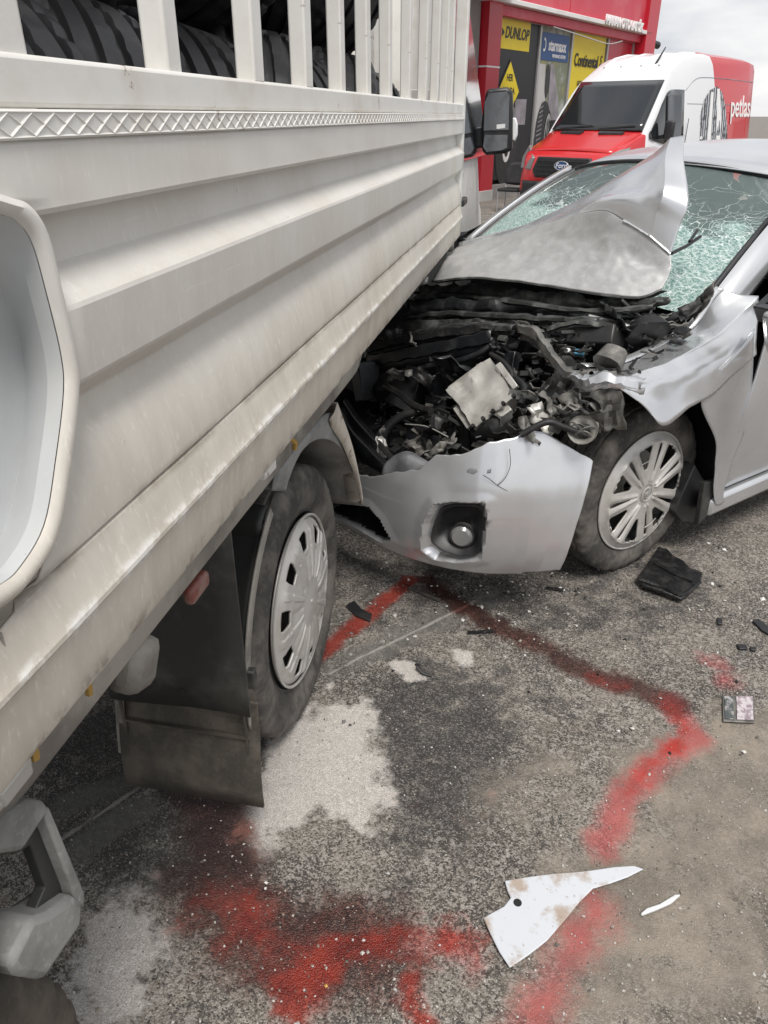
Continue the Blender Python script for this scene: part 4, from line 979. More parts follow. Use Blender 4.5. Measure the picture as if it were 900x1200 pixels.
# fold line leaves the flap's top edge and runs down to the right tip
foldpts = [(704, 247, -.13), (722, 256, -.13), (745, 266, -.14), (766, 280, -.155), (786, 298, -.17)]
flap_top = [hx(534, 291, -.10), hx(600, 274, -.14), hx(655, 258, -.15), hx(704, 247, -.13), hx(730, 258, -.135), hx(762, 277, -.15), hx(786, 298, -.17)]
flap_mid = [hx(520, 306, .06), hx(588, 300, .0), hx(645, 296, -.05), hx(695, 294, -.08), hx(728, 300, -.10), hx(760, 309, -.125), hx(786, 318, -.15)]
flap_bot = [hx(506, 328, .16), hx(566, 325, .12), hx(620, 331, .08), hx(670, 339, .03), hx(712, 345, -.01), hx(750, 347, -.06), hx(776, 338, -.11)]
FP = patch([flap_bot, flap_mid, flap_top], 60, 120)
mbf = MB().grid(FP)
for i, v in enumerate(mbf.v):
    r_ = i // 120; k_ = (i % 120) / 119; amp = .011 * math.sin(PI * min(1, r_ / 59)) + .004 * (r_ < 6)
    q_ = Vector((v[0] * 6, v[1] * 6 + v[0] * 2, v[2] * 6)); n_ = .5 - 1.6 * abs(mnoise.noise(q_)) - .7 * abs(mnoise.noise(q_ * 2.3 + Vector((3, 1, 7)))) + .25 * mnoise.noise(q_ * 6)
    mbf.v[i] = (v[0] + amp * n_ * .4, v[1], v[2] + amp * n_)
bon = part('bonnet', mbf, M_dusty, car, smooth=60, solid=.002, label='dusty front half of the buckled bonnet')
rear_low = [hx(534, 291, -.10), hx(600, 274, -.14), hx(655, 258, -.15), hx(704, 247, -.13), hx(730, 258, -.135), hx(762, 277, -.15), hx(786, 298, -.17)]
rear_mid = [hx(538, 289, -.2), hx(604, 271, -.24), hx(660, 250, -.25), hx(715, 229, -.22), hx(752, 220, -.20), hx(782, 225, -.20), hx(807, 236, -.22)]
rear_up = [hx(544, 284, -.40), hx(614, 266, -.40), hx(672, 240, -.41), hx(728, 204, -.41), hx(765, 181, -.40), hx(790, 164, -.40), hx(802, 159, -.39)]
def hard(r):
    r = list(r); r[5] = r[5] + Vector((.022, 0, .006)); return r[:5] + [r[4].lerp(r[5], .92), r[5], r[5].lerp(r[6], .10)] + r[6:]
_rows = [rear_low, rear_mid, rear_up]
rear_low, rear_mid, rear_up = rear_low[:5] + [rear_low[4].lerp(rear_low[5], .92), rear_low[5], rear_low[5].lerp(rear_low[6], .10), rear_low[6]], hard(rear_mid), hard(rear_up)
RP = patch([rear_low, [a.lerp(b, .55) + Vector((.03, 0, .012)) if 2 < i < 5 else a.lerp(b, .5) for i, (a, b) in enumerate(zip(rear_low, rear_mid))], rear_mid, [a.lerp(b, .55) + Vector((.015, 0, .01)) for a, b in zip(rear_mid, rear_up)], rear_up], 44, 84)
mbr = MB().grid(RP)
for i, v in enumerate(mbr.v):
    r_ = i // 84; amp = .007 * math.sin(PI * min(1, r_ / 43))
    q_ = Vector((v[0] * 5, v[1] * 4, v[2] * 4 + 3)); n_ = .5 - 1.7 * abs(mnoise.noise(q_)) - .5 * abs(mnoise.noise(q_ * 2.1))
    mbr.v[i] = (v[0] + amp * n_, v[1], v[2] + amp * n_ * .6)
part('bonnet_rear_half', mbr, M_paint, bon, smooth=40, solid=.003, label='rear half of the bonnet reared up to a peak')
pts = [Vector(mbr.v[i]) + Vector((.004, 0, .001)) for i in range(42, 84)]
part('bonnet_fold', MB().tube(pts, .0045, 6), M_paint, bon, smooth=60)
pts = [Vector(mbf.v[i]) for i in range(120)]
part('bonnet_lip', MB().grid([pts, [p + Vector((.002, 0, -.006)) for p in pts], [p + Vector((-.03, 0, -.012)) for p in pts]]), M_midgrey, bon, smooth=50, solid=.002)
# dark sheets beneath the bonnet
for k, (top_, bot_, xx) in enumerate((([(490, 336), (560, 332), (640, 342), (720, 350), (785, 348)], [(480, 352), (560, 350), (640, 362), (700, 362), (770, 362)], .10),
                                      ([(478, 352), (550, 350), (620, 358), (690, 366), (745, 372)], [(468, 372), (520, 372), (600, 372), (660, 376), (710, 378)], .18),
                                      ([(460, 378), (520, 374), (570, 374), (610, 378), (640, 384)], [(440, 398), (500, 398), (550, 392), (590, 392), (620, 398)], .28))):
    g = patch([[hx(u, v, xx - .05 * i) for i, (u, v) in enumerate(top_)], [hx(u, (v + w_) / 2, xx + .012 - .05 * i) for i, ((u, v), (_, w_)) in enumerate(zip(top_, bot_))], [hx(u, v, xx + .02 - .05 * i) for i, (u, v) in enumerate(bot_)]], 16, 60)
    part('bonnet_inner_panel', crumple(MB().grid(g), .014, 15, k + 4), (M_midgrey, M_dark2, M_midgrey)[k], bon, smooth=25, solid=.003)
# --- engine bay
bay = part('engine_bay_floor', MB().grid(patch([[(.70, y, .34) for y in (-.7, 0, .6)], [(.45, y, .40) for y in (-.7, 0, .55)], [(.1, y, .46) for y in (-.7, 0, .5)], [(-.40, y, .70) for y in (-.7, 0, .6)]], 24, 24)), M_dark2, car, smooth=40)
crumple_seed = random.Random(11)
def rv(a): return crumple_seed.uniform(-a, a)
def torn(name, u, v, x, size, m, seed, tilt=None, aspect=1.6, lab=None, amp=.3):
    """a torn piece of sheet: a small crumpled grid with a ragged outline"""
    c_ = hx(u, v, x); R = Matrix.Rotation(rv(1.2) if tilt is None else tilt[0], 3, 'X') @ Matrix.Rotation(rv(.9) if tilt is None else tilt[1], 3, 'Y') @ Matrix.Rotation(rv(1.5) if tilt is None else tilt[2], 3, 'Z')
    n = 8; rows = []
    for i in range(n):
        row = []
        for j in range(n):
            a, b = (i / (n - 1) - .5), (j / (n - 1) - .5); rr = 1 + .35 * mnoise.noise(Vector((a * 4 + seed, b * 4, seed * .7)))
            h_ = amp * size * mnoise.noise(Vector((a * 3.2 + seed * 2, b * 3.2 + seed, 1)))
            row.append(c_ + R @ Vector((a * size * aspect * rr, b * size * rr, h_)))
        rows.append(row)
    return part(name, MB().grid(rows), m, car, smooth=35, solid=.003, label=lab)
# the pale cast box in the middle
bc = hx(568, 466, .46)
Rb = Matrix.Rotation(math.radians(-30), 3, 'Z') @ Matrix.Rotation(math.radians(38), 3, 'Y') @ Matrix.Rotation(math.radians(-33), 3, 'X')
bm_ = MB(); nb = 9
top_ = [[bc + Rb @ Vector(((i / nb - .5) * .17, (j / nb - .5) * .19, .035)) for j in range(nb + 1)] for i in range(nb + 1)]
for i in range(nb + 1):
    for j in range(nb + 1): top_[i][j] = top_[i][j] + mnoise.noise_vector(top_[i][j] * 24) * .011
bm_.grid(top_)
ringp = [top_[0][j] for j in range(nb)] + [top_[i][nb] for i in range(nb)] + [top_[nb][nb - j] for j in range(nb)] + [top_[nb - i][0] for i in range(nb)]
bm_.grid([ringp, [p + Rb @ Vector((0, 0, -.03)) for p in ringp], [p + Rb @ Vector((0, 0, -.09)) for p in ringp]], wrapv=True)
gear = part('cast_housing', bm_, M_alu, car, smooth=30, label='pale cracked cast aluminium box in the crushed engine bay')
for k, (a, b, c, d) in enumerate(((-.10, .0, .03, .12), (.0, .105, .028, .10), (.01, -.105, .02, .14), (.095, .02, .02, .1))):
    q = MB().box(bc + Rb @ Vector((a, b, c - .01)), (.022, d, .02) if abs(a) > abs(b) else (d, .022, .02), Rb); part('housing_flange', crumple(q, .004, 30, k), M_alu, gear, bevel=.003)
for k in range(5):
    q = bc + Rb @ Vector((-.08 + .04 * k, .098, .045)); part('bolt', MB().tube([q, q + Rb @ Vector((0, 0, .014))], .007, 6), M_dark, gear)
part('lower_housing', crumple(MB().tube([hx(560, 505, .50), hx(580, 500, .47), hx(605, 490, .42)], [.05, .07, .05], 14), .012, 14, 3), M_dark, car, smooth=40)
# strips and ribbons of torn body metal
def ribbon(name, pts, w_, m, x=None, lab=None, seed=0):
    p = spline([hx(u, v, xx) for u, v, xx in pts], 26)
    rows = [[q + Vector((-.02, 0, .003)) for q in p], p, [q + Vector((.004, w_ * .1, -w_ * .5)) for q in p], [q + Vector((-.012, w_ * .2, -w_ * .55)) for q in p], [q + Vector((-.006, w_ * .3, -w_)) for q in p]]
    return part(name, crumple(MB().grid(rows), .007, 24, seed), m, car, smooth=18, solid=.003, label=lab)
ribbon('torn_strip', [(606, 382, .30), (625, 386, .30), (636, 402, .33), (650, 420, .36), (664, 434, .38), (690, 436, .38)], .045, M_bare, lab='torn pale strip of inner wing')
ribbon('torn_strip', [(668, 438, .42), (684, 444, .44), (704, 440, .42), (730, 442, .38), (752, 446, .33)], .036, M_paint, seed=2)
C.objects['torn_strip.001'].data.transform(Matrix.Identity(4)); [setattr(v_, 'co', v_.co + mnoise.noise_vector(v_.co * 30) * .010) for v_ in C.objects['torn_strip.001'].data.vertices]
ribbon('radiator_support', [(430, 405, .42), (480, 392, .38), (530, 384, .33), (580, 378, .26)], .05, M_dark, seed=3)
ribbon('radiator_support', [(430, 418, .45), (470, 410, .42), (520, 400, .38), (575, 388, .30)], .07, M_dark2, seed=5)
for k, (u, v, x, s_, m) in enumerate(((668, 462, .40, .09, M_bare), (690, 470, .36, .10, M_bare), (705, 455, .33, .09, M_bare), (678, 490, .44, .09, M_bare), (652, 455, .44, .07, M_dark), (715, 478, .33, .08, M_bare), (660, 480, .46, .07, M_bare), (635, 492, .52, .06, M_alu), (645, 475, .48, .06, M_bare))):
    torn('torn_inner_wing', u, v, x, s_, m, k + 1.5, amp=.55)
hl = hx(683, 505, .47)
part('headlight_socket', crumple(MB().lathe([(-.03, .012), (.0, .026), (.012, .043), (.018, .043), (.0, .034)], 20), .004, 20, 6), M_alu, car, smooth=40).location = hl
C.objects['headlight_socket'].rotation_euler = (.6, .2, -.9)
for k in range(3):
    part('wire_coil', MB().tube([hl + Vector((.03 * math.cos(t + k), .03 * math.sin(t) , -.004 + .008 * k + .015 * math.sin(2 * t))) for t in np.linspace(0, 5, 20)], .003, 5), M_bare, car)
# fuse box with teeth and a blue plug
fb = hx(698, 398, .10); Rf = Matrix.Rotation(.35, 3, 'X') @ Matrix.Rotation(-.5, 3, 'Y') @ Matrix.Rotation(.4, 3, 'Z')
fuse = part('fuse_box', crumple(MB().box(fb, (.12, .16, .07), Rf), .003, 20), M_black, car, bevel=.006)
for i in range(8):
    for j in range(2):
        part('fuse', MB().box(fb + Rf @ Vector((-.02 + .05 * j, -.07 + .02 * i, .042)), (.02, .010, .018), Rf), M_dark if (i + j) % 3 else M_alu, fuse)
part('blue_plug', MB().box(hx(679, 413, .24), (.02, .028, .018), Rf), M_blueplug, car, bevel=.003)
part('white_plug', MB().box(hx(665, 411, .26), (.016, .018, .014), Rf), M_whiteprint, car, bevel=.003)
part('washer_bottle', crumple(MB().tube([hx(712, 428, .22), hx(722, 412, .18)], [.05, .04], 12), .006, 15, 2), M_bare, car, smooth=40)
part('strut_top', crumple(MB().tube([hx(760, 392, -.02), hx(757, 383, -.03), hx(755, 378, -.04)], [.07, .06, .02], 16), .008, 16, 5), M_dark, car, smooth=40)
for k, (u, v, x, s_, m) in enumerate(((778, 374, -.14, .07, M_bare), (800, 368, -.18, .06, M_dark), (790, 382, -.12, .05, M_bare), (825, 352, -.22, .07, M_bare), (742, 385, .0, .09, M_dark), (720, 372, .05, .1, M_dark2), (812, 360, -.2, .05, M_dark))):
    torn('crushed_scuttle', u, v, x, s_, m, k + 20.5)
part('scuttle_bar', MB().tube([hx(690, 372, .08), hx(725, 380, .04), hx(757, 392, -.02)], .011, 8), M_dusty, car, smooth=50)
part('scuttle_bar', MB().tube([hx(728, 352, .0), hx(745, 368, -.02), hx(757, 378, -.06)], .008, 8), M_dark, car, smooth=50)
part('wiper_arm', MB().tube([hx(787, 297, -.26), hx(805, 288, -.34), hx(821, 277, -.42)], .006, 6), M_black, car)
part('wiper_arm', MB().tube([hx(808, 283, -.36), hx(813, 276, -.39), hx(817, 270, -.42)], .006, 6), M_black, car)
for pts_, w_, sd in (([(486, 342, .10), (540, 345, .10), (600, 352, .10), (660, 362, .08), (715, 362, .05), (765, 358, -.02)], .014, 1), ([(470, 372, .20), (520, 366, .19), (580, 368, .18), (640, 372, .17), (700, 374, .13)], .018, 4), ([(450, 396, .32), (500, 386, .31), (545, 380, .29), (600, 382, .27)], .03, 6), ([(640, 384, .22), (680, 376, .17), (720, 380, .10)], .02, 7)):
    ribbon('buckled_edge', pts_, w_, M_midgrey, seed=sd)
# left of the bay: hoses and pipes
def hose(pts, r, m=M_black): part('hose', MB().tube(spline([hx(*p) for p in pts], 22), r, 9), m, car, smooth=60)
hose([(405, 470, .62), (418, 490, .64), (440, 515, .70), (466, 545, .74)], .011); hose([(402, 480, .64), (415, 505, .66), (436, 528, .72), (460, 552, .76)], .012)
hose([(444, 520, .66), (455, 500, .62), (470, 488, .58), (488, 482, .54)], .016); hose([(472, 490, .50), (490, 500, .54), (510, 515, .6), (520, 528, .62)], .014, M_dark2)
hose([(452, 452, .5), (470, 463, .52), (485, 475, .54), (505, 482, .55)], .013, M_dark); hose([(475, 497, .62), (500, 500, .62), (525, 512, .62)], .0025, M_alu)
hose([(640, 450, .40), (630, 470, .46), (622, 490, .5), (630, 505, .55)], .012); hose([(600, 440, .34), (615, 455, .38), (610, 475, .44)], .013, M_dark2)
hose([(575, 415, .30), (590, 425, .32), (600, 440, .35), (590, 455, .4)], .01); hose([(500, 430, .40), (530, 425, .38), (560, 415, .33), (580, 400, .28)], .012, M_dark2)
hose([(610, 510, .62), (640, 495, .56), (660, 500, .52), (690, 512, .46)], .010, M_dark)
for k, (u, v, x, s_, m) in enumerate(((446, 512, .66, .05, M_bare), (497, 520, .62, .07, M_bare), (508, 505, .6, .07, M_dark), (520, 522, .66, .06, M_bare), (448, 525, .70, .05, M_alu), (470, 440, .45, .07, M_bare), (485, 402, .38, .05, M_bare), (462, 392, .36, .05, M_dark), (497, 443, .44, .05, M_dark), (530, 430, .40, .10, M_dark2), (620, 505, .58, .06, M_bare), (610, 488, .52, .05, M_dark), (578, 398, .27, .05, M_dark), (593, 512, .6, .05, M_dark))):
    torn('broken_bracket', u, v, x, s_, m, k + 40.5, amp=.5)
# radiator fins lying back in the dark
rc = hx(545, 412, .30)
rad = part('radiator', MB().box(rc + Vector((-.02, 0, -.09)), (.035, .46, .16), Matrix.Rotation(-.4, 3, 'Y') @ Matrix.Rotation(.25, 3, 'X')), M_dark2, car, bevel=.004)
# uncountable small wreckage
mb = MB(); rg = random.Random(5)
wreck = [MB(), MB(), MB()]
for k in range(1300):
    u, v = rg.uniform(405, 800), rg.uniform(365, 545)
    lim = interp(u, [400, 470, 600, 700, 800], [550, 548, 520, 480, 400]); top__ = interp(u, [400, 440, 500, 800], [440, 400, 370, 360])
    if v > lim or v < top__: continue
    x = interp(v, [360, 420, 480, 550], [.05, .30, .48, .70]) - .10 * rg.random() - (.25 if u > 690 else 0) * (1 if v < 430 else .4)
    c_ = hx(u, v, x); R = Matrix.Rotation(rg.uniform(0, 6), 3, 'Z') @ Matrix.Rotation(rg.uniform(-1.5, 1.5), 3, 'X')
    s_ = rg.uniform(.008, .04)
    mb = wreck[rg.choice((0, 0, 0, 1, 1, 2))]
    if rg.random() < .5: mb.box(c_, (s_ * 1.6, s_ * .8, s_ * rg.uniform(.1, .5)), R)
    else: mb.tube([c_, c_ + R @ Vector((s_, s_ * .4, 0)), c_ + R @ Vector((s_ * 2, 0, s_ * .5))], s_ * .16, 5)
for mb, m in zip(wreck, (M_dark, M_midgrey, M_bare)): part('small_wreckage', crumple(mb, .006, 22, 9), m, car, smooth=30, kind='stuff')
eng = MB()
for k in range(46):
    y = rg.uniform(-.6, .45); x = rg.uniform(-.25, .45); eng.box((x, y, .46 + .10 * rg.random() + .18 * (x < .1)), (rg.uniform(.05, .2), rg.uniform(.05, .2), rg.uniform(.06, .18)), Matrix.Rotation(rg.uniform(0, 3), 3, 'Z') @ Matrix.Rotation(rg.uniform(-.5, .5), 3, 'X'))
part('engine_block', crumple(eng, .012, 10, 4), M_dark2, car, smooth=30, bevel=.006)

# ------------------------------------------------------------------ tyre shop
BZ = math.radians(36)
BF = Frame((3.475, 20.478, -.22), (math.sin(BZ), math.cos(BZ), 0))      # x along the front to the right, -y out of the wall
shop = empty('tyre_shop', BF.o, BF.rz); tag(shop, 'red fronted tyre shop with tall advertising panels and a white ledge', 'shop')
def bp(u, v, y=0): return BF.at(u, v, y=y)
ZL, ZP = 3.72, 3.45          # ledge top, poster top (above the yard)
part('wall', MB().box((1.75, 3.0, 3.0), (12.3, 5.8, 6.2)), M_wall, shop)
part('plinth', MB().box((2.6, -.02, .10), (10.4, .14, .36)), M_wall, shop, bevel=.01)
part('sign_band', MB().box((2.0, -.09, 4.96), (9.4, .38, 2.2)), M_pink, shop, bevel=.01)
part('band_seam', MB().box((1.2, -.283, 4.95), (.012, .01, 2.2)), M_red, shop)
part('lower_band', MB().box((2.2, -.06, 3.655), (9.0, .38, .19)), M_pink, shop, bevel=.01)
part('ledge', MB().box((1.9, -.16, 3.805), (9.5, .50, .095)), M_ledge, shop, bevel=.012)
part('soffit', MB().box((-3.4, -.75, 3.98), (2.6, 1.5, .16)), M_wall, shop)
part('red_column', MB().box((-2.42, -.05, 1.90), (.56, .50, 3.9)), M_red, shop, bevel=.006)
part('column_band', MB().box((-2.42, -.05, 2.62), (.575, .515, .03)), M_whiteprint, shop)
part('column_sticker', MB().box((-2.55, -.302, 2.15), (.10, .006, .1)), M_greyprint, shop)
part('column_base', MB().box((-2.42, -.05, .05), (.60, .54, .34)), M_gate, shop, bevel=.01)
part('red_pier', MB().box((6.70, -.05, 3.2), (.86, .72, 6.6)), M_red, shop, bevel=.01)
part('grey_pier', MB().box((-3.4, .02, 2.0), (1.3, .3, 4.1)), M_wall, shop, bevel=.01)
def poster(x0, x1, z0, z1, m, lab):
    p = part('advertising_panel', MB().box(((x0 + x1) / 2, -.04, (z0 + z1) / 2), (x1 - x0, .06, z1 - z0)), m, shop, label=lab); return p
def fl(name, poly, m, par, d=-.076, t=.004):
    return part(name, MB().prism([(x, d, z_) for x, z_ in poly], (0, -t, 0)), m, par, smooth=0)
def rect(x0, x1, z0, z1): return [(x0, z0), (x1, z0), (x1, z1), (x0, z1)]
def ell(cx, cz_, a, b, n=28): return [(cx + a * math.cos(2 * PI * k / n), cz_ + b * math.sin(2 * PI * k / n)) for k in range(n)]
def arc_band(name, cx, cz_, a0, b0, a1, b1, m, par, d, n=32, t0=0, t1=2 * PI):
    mb = MB()
    ro = [(cx + a1 * math.cos(t), d, cz_ + b1 * math.sin(t)) for t in np.linspace(t0, t1, n)]; ri = [(cx + a0 * math.cos(t), d, cz_ + b0 * math.sin(t)) for t in np.linspace(t0, t1, n)]
    mb.grid([ri, ro]); return part(name, mb, m, par, smooth=0)
X_, Zv = (1, 0, 0), (0, 0, 1)
p1 = poster(-1.80, .08, .28, ZP, M_blackprint, 'black advertising panel with a yellow header and a diamond sign')
fl('yellow_header', rect(-1.80, -.38, 2.90, 3.48 - .02), M_yellow, p1)
text('header_lettering', 'DUNLOP', .30, M_blackprint, p1, (-1.02, -.084, 3.20), X_, Zv, .003, .007, .92, .25)
fl('header_chevron', [(-1.72, 3.12), (-1.60, 3.20), (-1.72, 3.28)], M_blackprint, p1, -.081)
dz = 2.10; fl('diamond_sign', [(-1.24, dz - .63), (-.70, dz), (-1.24, dz + .63), (-1.78, dz)], M_blackprint, p1, -.08)
fl('diamond_face', [(-1.24, dz - .57), (-.75, dz), (-1.24, dz + .57), (-1.73, dz)], M_yellow, p1, -.086)
for k, t_ in enumerate(('HER', 'YOLDA', 'YANINDA')): text('diamond_lettering', t_, .19, M_blackprint, p1, (-1.24, -.093, dz + .26 - .26 * k), X_, Zv, .002, .004, .85)
fl('road_print', rect(-1.80, -.30, 1.42, 1.95), M_greyprint, p1, -.077, .002)
arc_band('tyre_print', -1.15, .90, .18, .26, .52, .78, M_rubber_new, p1, -.078)
arc_band('wheel_print', -1.15, .90, .10, .15, .18, .26, M_whiteprint, p1, -.079)
def gradient_mat(name, c1, c2, c3):
    n = NT(name); nz_ = n.noise(1.6, 4, .6); n.set('Base Color', n.mix(n.ramp(nz_, .5, .68), n.mix(n.ramp(nz_, .34, .5), c1, c2), c3)); n.set('Roughness', .45); return n.m
p2 = poster(.20, 1.86, .28, ZP, gradient_mat('landscape_print', (.30, .27, .10), (.18, .20, .13), (.40, .42, .40)), 'landscape advertising panel with a blue header and a big tyre')
fl('blue_header', rect(.27, 1.80, 2.78, 3.34), M_blue, p2)
text('header_lettering', 'starmaxx', .33, M_whiteprint, p2, (1.12, -.084, 3.09), X_, Zv, .003, .009, .80)
text('header_small_lettering', 'PERFORMANCE LASTIKLERI', .10, M_whiteprint, p2, (1.25, -.084, 2.88), X_, Zv, .002, .002, .62)
arc_band('header_swoosh', .40, 3.09, .05, .09, .085, .14, M_whiteprint, p2, -.084, 16, -2.2, 2.0)
fl('sky_print', [(.22, 2.70), (.55, 2.70), (.75, 1.7), (.24, 1.1)], M_gate, p2, -.077, .002)
fl('road_print', [(.85, 2.72), (1.0, 2.72), (1.45, 2.0), (1.62, 1.4), (1.5, .3), (.3, .3), (.35, 1.0), (.9, 1.6)], M_greyprint, p2, -.078, .002)
fl('tyre_print', ell(.70, 1.15, .44, .78), M_rubber_new, p2, -.081, .002)
tp = fl('wheel_print', ell(.98, 1.12, .20, .60), M_blackprint, p2, -.084, .002)
arc_band('wheel_rim_print', .98, 1.12, .14, .44, .18, .54, M_frame, p2, -.0875)
for k in range(8):
    t = k * PI / 4; fl('spoke_print', [(.98, 1.10), (.98 + .15 * math.cos(t), 1.12 + .46 * math.sin(t)), (.98 + .15 * math.cos(t + .25), 1.12 + .46 * math.sin(t + .25))], M_frame, p2, -.088, .001)
for k in range(14):
    z_ = .55 + k * .10; fl('tread_print', [(.34 + .02 * abs(k - 6), z_), (.62, z_ + .06), (.62, z_ + .085), (.34 + .02 * abs(k - 6), z_ + .03)], M_greyprint, p2, -.084, .001)
fl('small_tyre_print', ell(.72, 2.35, .13, .36), M_rubber_new, p2, -.081, .002)
p3 = poster(2.02, 4.18, .28, ZP, M_yellow, 'yellow advertising panel with black lettering')
text('panel_lettering', 'Continental', .40, M_blackprint, p3, (2.98, -.084, 2.86), X_, Zv, .003, .006, .82)
text('panel_emblem', 'S', .36, M_blackprint, p3, (3.92, -.084, 2.90), X_, Zv, .003, .002, .8, .3)
text('panel_small_lettering', 'GET THE GRIP', .16, M_blackprint, p3, (2.95, -.084, 2.35), X_, Zv, .002, .002, .9, .2)
fl('tyre_print', ell(2.35, 1.05, .40, .75), M_rubber_new, p3, -.081, .002)
p4 = poster(4.40, 6.20, .28, ZP, M_red, 'red advertising panel, mostly behind the van')
fl('white_print', rect(4.75, 5.5, 2.45, 2.85), M_whiteprint, p4)
for k_ in (p1, p2, p3, p4): k_.location.z = .10
for x in (.14, 1.94, 4.29, 6.24, -1.86): part('panel_frame', MB().box((x, -.06, 1.85), (.09, .10, 3.4)), M_frame, shop, bevel=.006)
part('panel_frame', MB().box((2.2, -.06, ZP + .13), (8.0, .10, .06)), M_frame, shop, bevel=.006)
text('roof_lettering', 'HAKAN OTO LASTİK', .29, M_whiteprint, shop, (4.45, -.44, 3.865), X_, Zv, .02, .014, .98)
part('cable', MB().tube(spline([(.3, -.32, 3.52), (2.0, -.36, 3.44), (3.6, -.36, 3.38), (4.6, -.36, 3.50)], 30), .012, 5), M_gate, shop)
# camera on the pier
sc_ = empty('security_camera', BF.world((7.2, -.2, 3.62)), BF.rz); tag(sc_, 'small dark security camera on the corner of the red pier', 'camera')
part('housing', MB().tube([(.05, -.02, .0), (.42, -.12, -.05)], .10, 12), M_black, sc_); part('bracket', MB().box((-.02, 0, .05), (.08, .1, .30)), M_ledge, sc_)

# ------------------------------------------------------------------ chair in front of the shop
ch = empty('waiting_chair', ground(602, 246, -.165), -.5); tag(ch, 'black padded waiting chair standing beside the red column', 'chair')
ch.scale = (1, 1, .9)
q = part('backrest', MB().grid(patch([[(-.21, .02, .52), (0, .05, .50), (.21, .02, .52)], [(-.23, .04, .72), (0, .08, .72), (.23, .04, .72)], [(-.19, .07, .93), (0, .10, .96), (.19, .07, .93)]], 8, 10)), M_black, ch, smooth=60, solid=.04)
part('seat', MB().box((0, -.2, .43), (.44, .44, .06)), M_black, ch, bevel=.02)
for x, y in ((-.2, 0), (.2, 0), (-.2, -.4), (.2, -.4)): part('leg', MB().tube([(x, y, 0), (x, y, .42)] + ([(x, .04, .6)] if y == 0 else []), .013, 8), M_frame, ch)

# ------------------------------------------------------------------ delivery van
VZ = 0.75
VF = Frame((3.124, 14.467, -.153), (-math.sin(VZ), -math.cos(VZ), 0))
van = empty('delivery_van', VF.o, VF.rz); tag(van, 'white high roofed delivery van with red nose and red tail parked by the shop', 'van')
def livery():
    n = NT('van_livery'); sx = n.n('SeparateXYZ'); n.l(n.tc.outputs['Object'], sx.inputs[0]); x, z_ = sx.outputs[0], sx.outputs[2]
    zz_ = n.math('SUBTRACT', z_, .4); edge = n.math('SUBTRACT', -3.35, n.math('MULTIPLY', n.math('POWER', n.math('MAXIMUM', n.math('SUBTRACT', 2.75, z_), 0.0), .55), .55))
    tail = n.math('LESS_THAN', x, edge)
    nose = n.math('MULTIPLY', n.math('GREATER_THAN', x, -1.02), n.math('LESS_THAN', z_, 1.45))
    f = n.math('MAXIMUM', tail, nose)
    n.set('Base Color', n.mix(f, (.74, .745, .76), (.55, .02, .025))); n.set('Roughness', .3); n.set('Coat Weight', .5); return n.m
M_van = livery()
def vring(x, z0, z1, hw, tw, r=.16, sh=None):
    sh = sh if sh is not None else z0 + (z1 - z0) * .45
    pts = [(x, 0, z0), (x, hw * .85, z0), (x, hw, z0 + .12), (x, hw * 1.01, (z0 + sh) / 2), (x, hw, sh), (x, hw + (tw - hw) * .5, (sh + z1 - r) / 2), (x, tw, z1 - r), (x, tw - r * .28, z1 - r * .28), (x, tw - r, z1), (x, tw * .4, z1 + .012), (x, 0, z1 + .016)]
    return pts + [(a, -b, c) for a, b, c in reversed(pts[1:-1])]
secs = [vring(-.02, .42, .82, .70, .66, .06), vring(-.06, .32, .98, .86, .82, .08), vring(-.16, .28, 1.06, .95, .89, .10), vring(-.45, .26, 1.18, 1.0, .93, .10), vring(-.80, .26, 1.30, 1.02, .93, .10), vring(-1.02, .26, 1.36, 1.03, .98, .04),
        vring(-1.35, .26, 1.74, 1.03, .95, .04, 1.25), vring(-1.62, .26, 2.04, 1.03, .91, .05, 1.25), vring(-1.80, .26, 2.22, 1.03, .89, .10, 1.25), vring(-2.05, .26, 2.42, 1.03, .84, .2, 1.25), vring(-2.40, .26, 2.58, 1.03, .85, .2, 1.25), vring(-2.9, .26, 2.66, 1.03, .86, .2, 1.25), vring(-3.6, .26, 2.68, 1.03, .87, .18, 1.25), vring(-4.6, .26, 2.68, 1.03, .87, .18, 1.25), vring(-5.5, .26, 2.66, 1.02, .87, .18, 1.25), vring(-5.86, .26, 2.62, .99, .85, .16, 1.25), vring(-5.94, .30, 2.56, .96, .82, .15, 1.25)]
mb = MB(); n0 = len(secs[0]); mb.grid(secs, wrapv=True); mb.f.append(tuple(range(n0))); mb.f.append(tuple(range((len(secs) - 1) * n0, len(secs) * n0)))
body = part('body', mb, M_van, van, smooth=38)
def vbody(x, z_):
    xs_r = [s_[0][0] for s_ in secs]; k = 0
    while k < len(secs) - 2 and xs_r[k + 1] > x: k += 1
    f_ = min(1, max(0, (xs_r[k] - x) / (xs_r[k] - xs_r[k + 1])))
    def yy(r_):
        h_ = r_[1:9]; return interp(z_, [q_[2] for q_ in h_], [q_[1] for q_ in h_])
    return yy(secs[k]) * (1 - f_) + yy(secs[k + 1]) * f_
def spl2(pts): return [(q_.x, q_.y) for q_ in spline([Vector((a, b, 0)) for a, b in pts], 16)]
def vq(u, v, **k): return VF.at(u, v, **k)
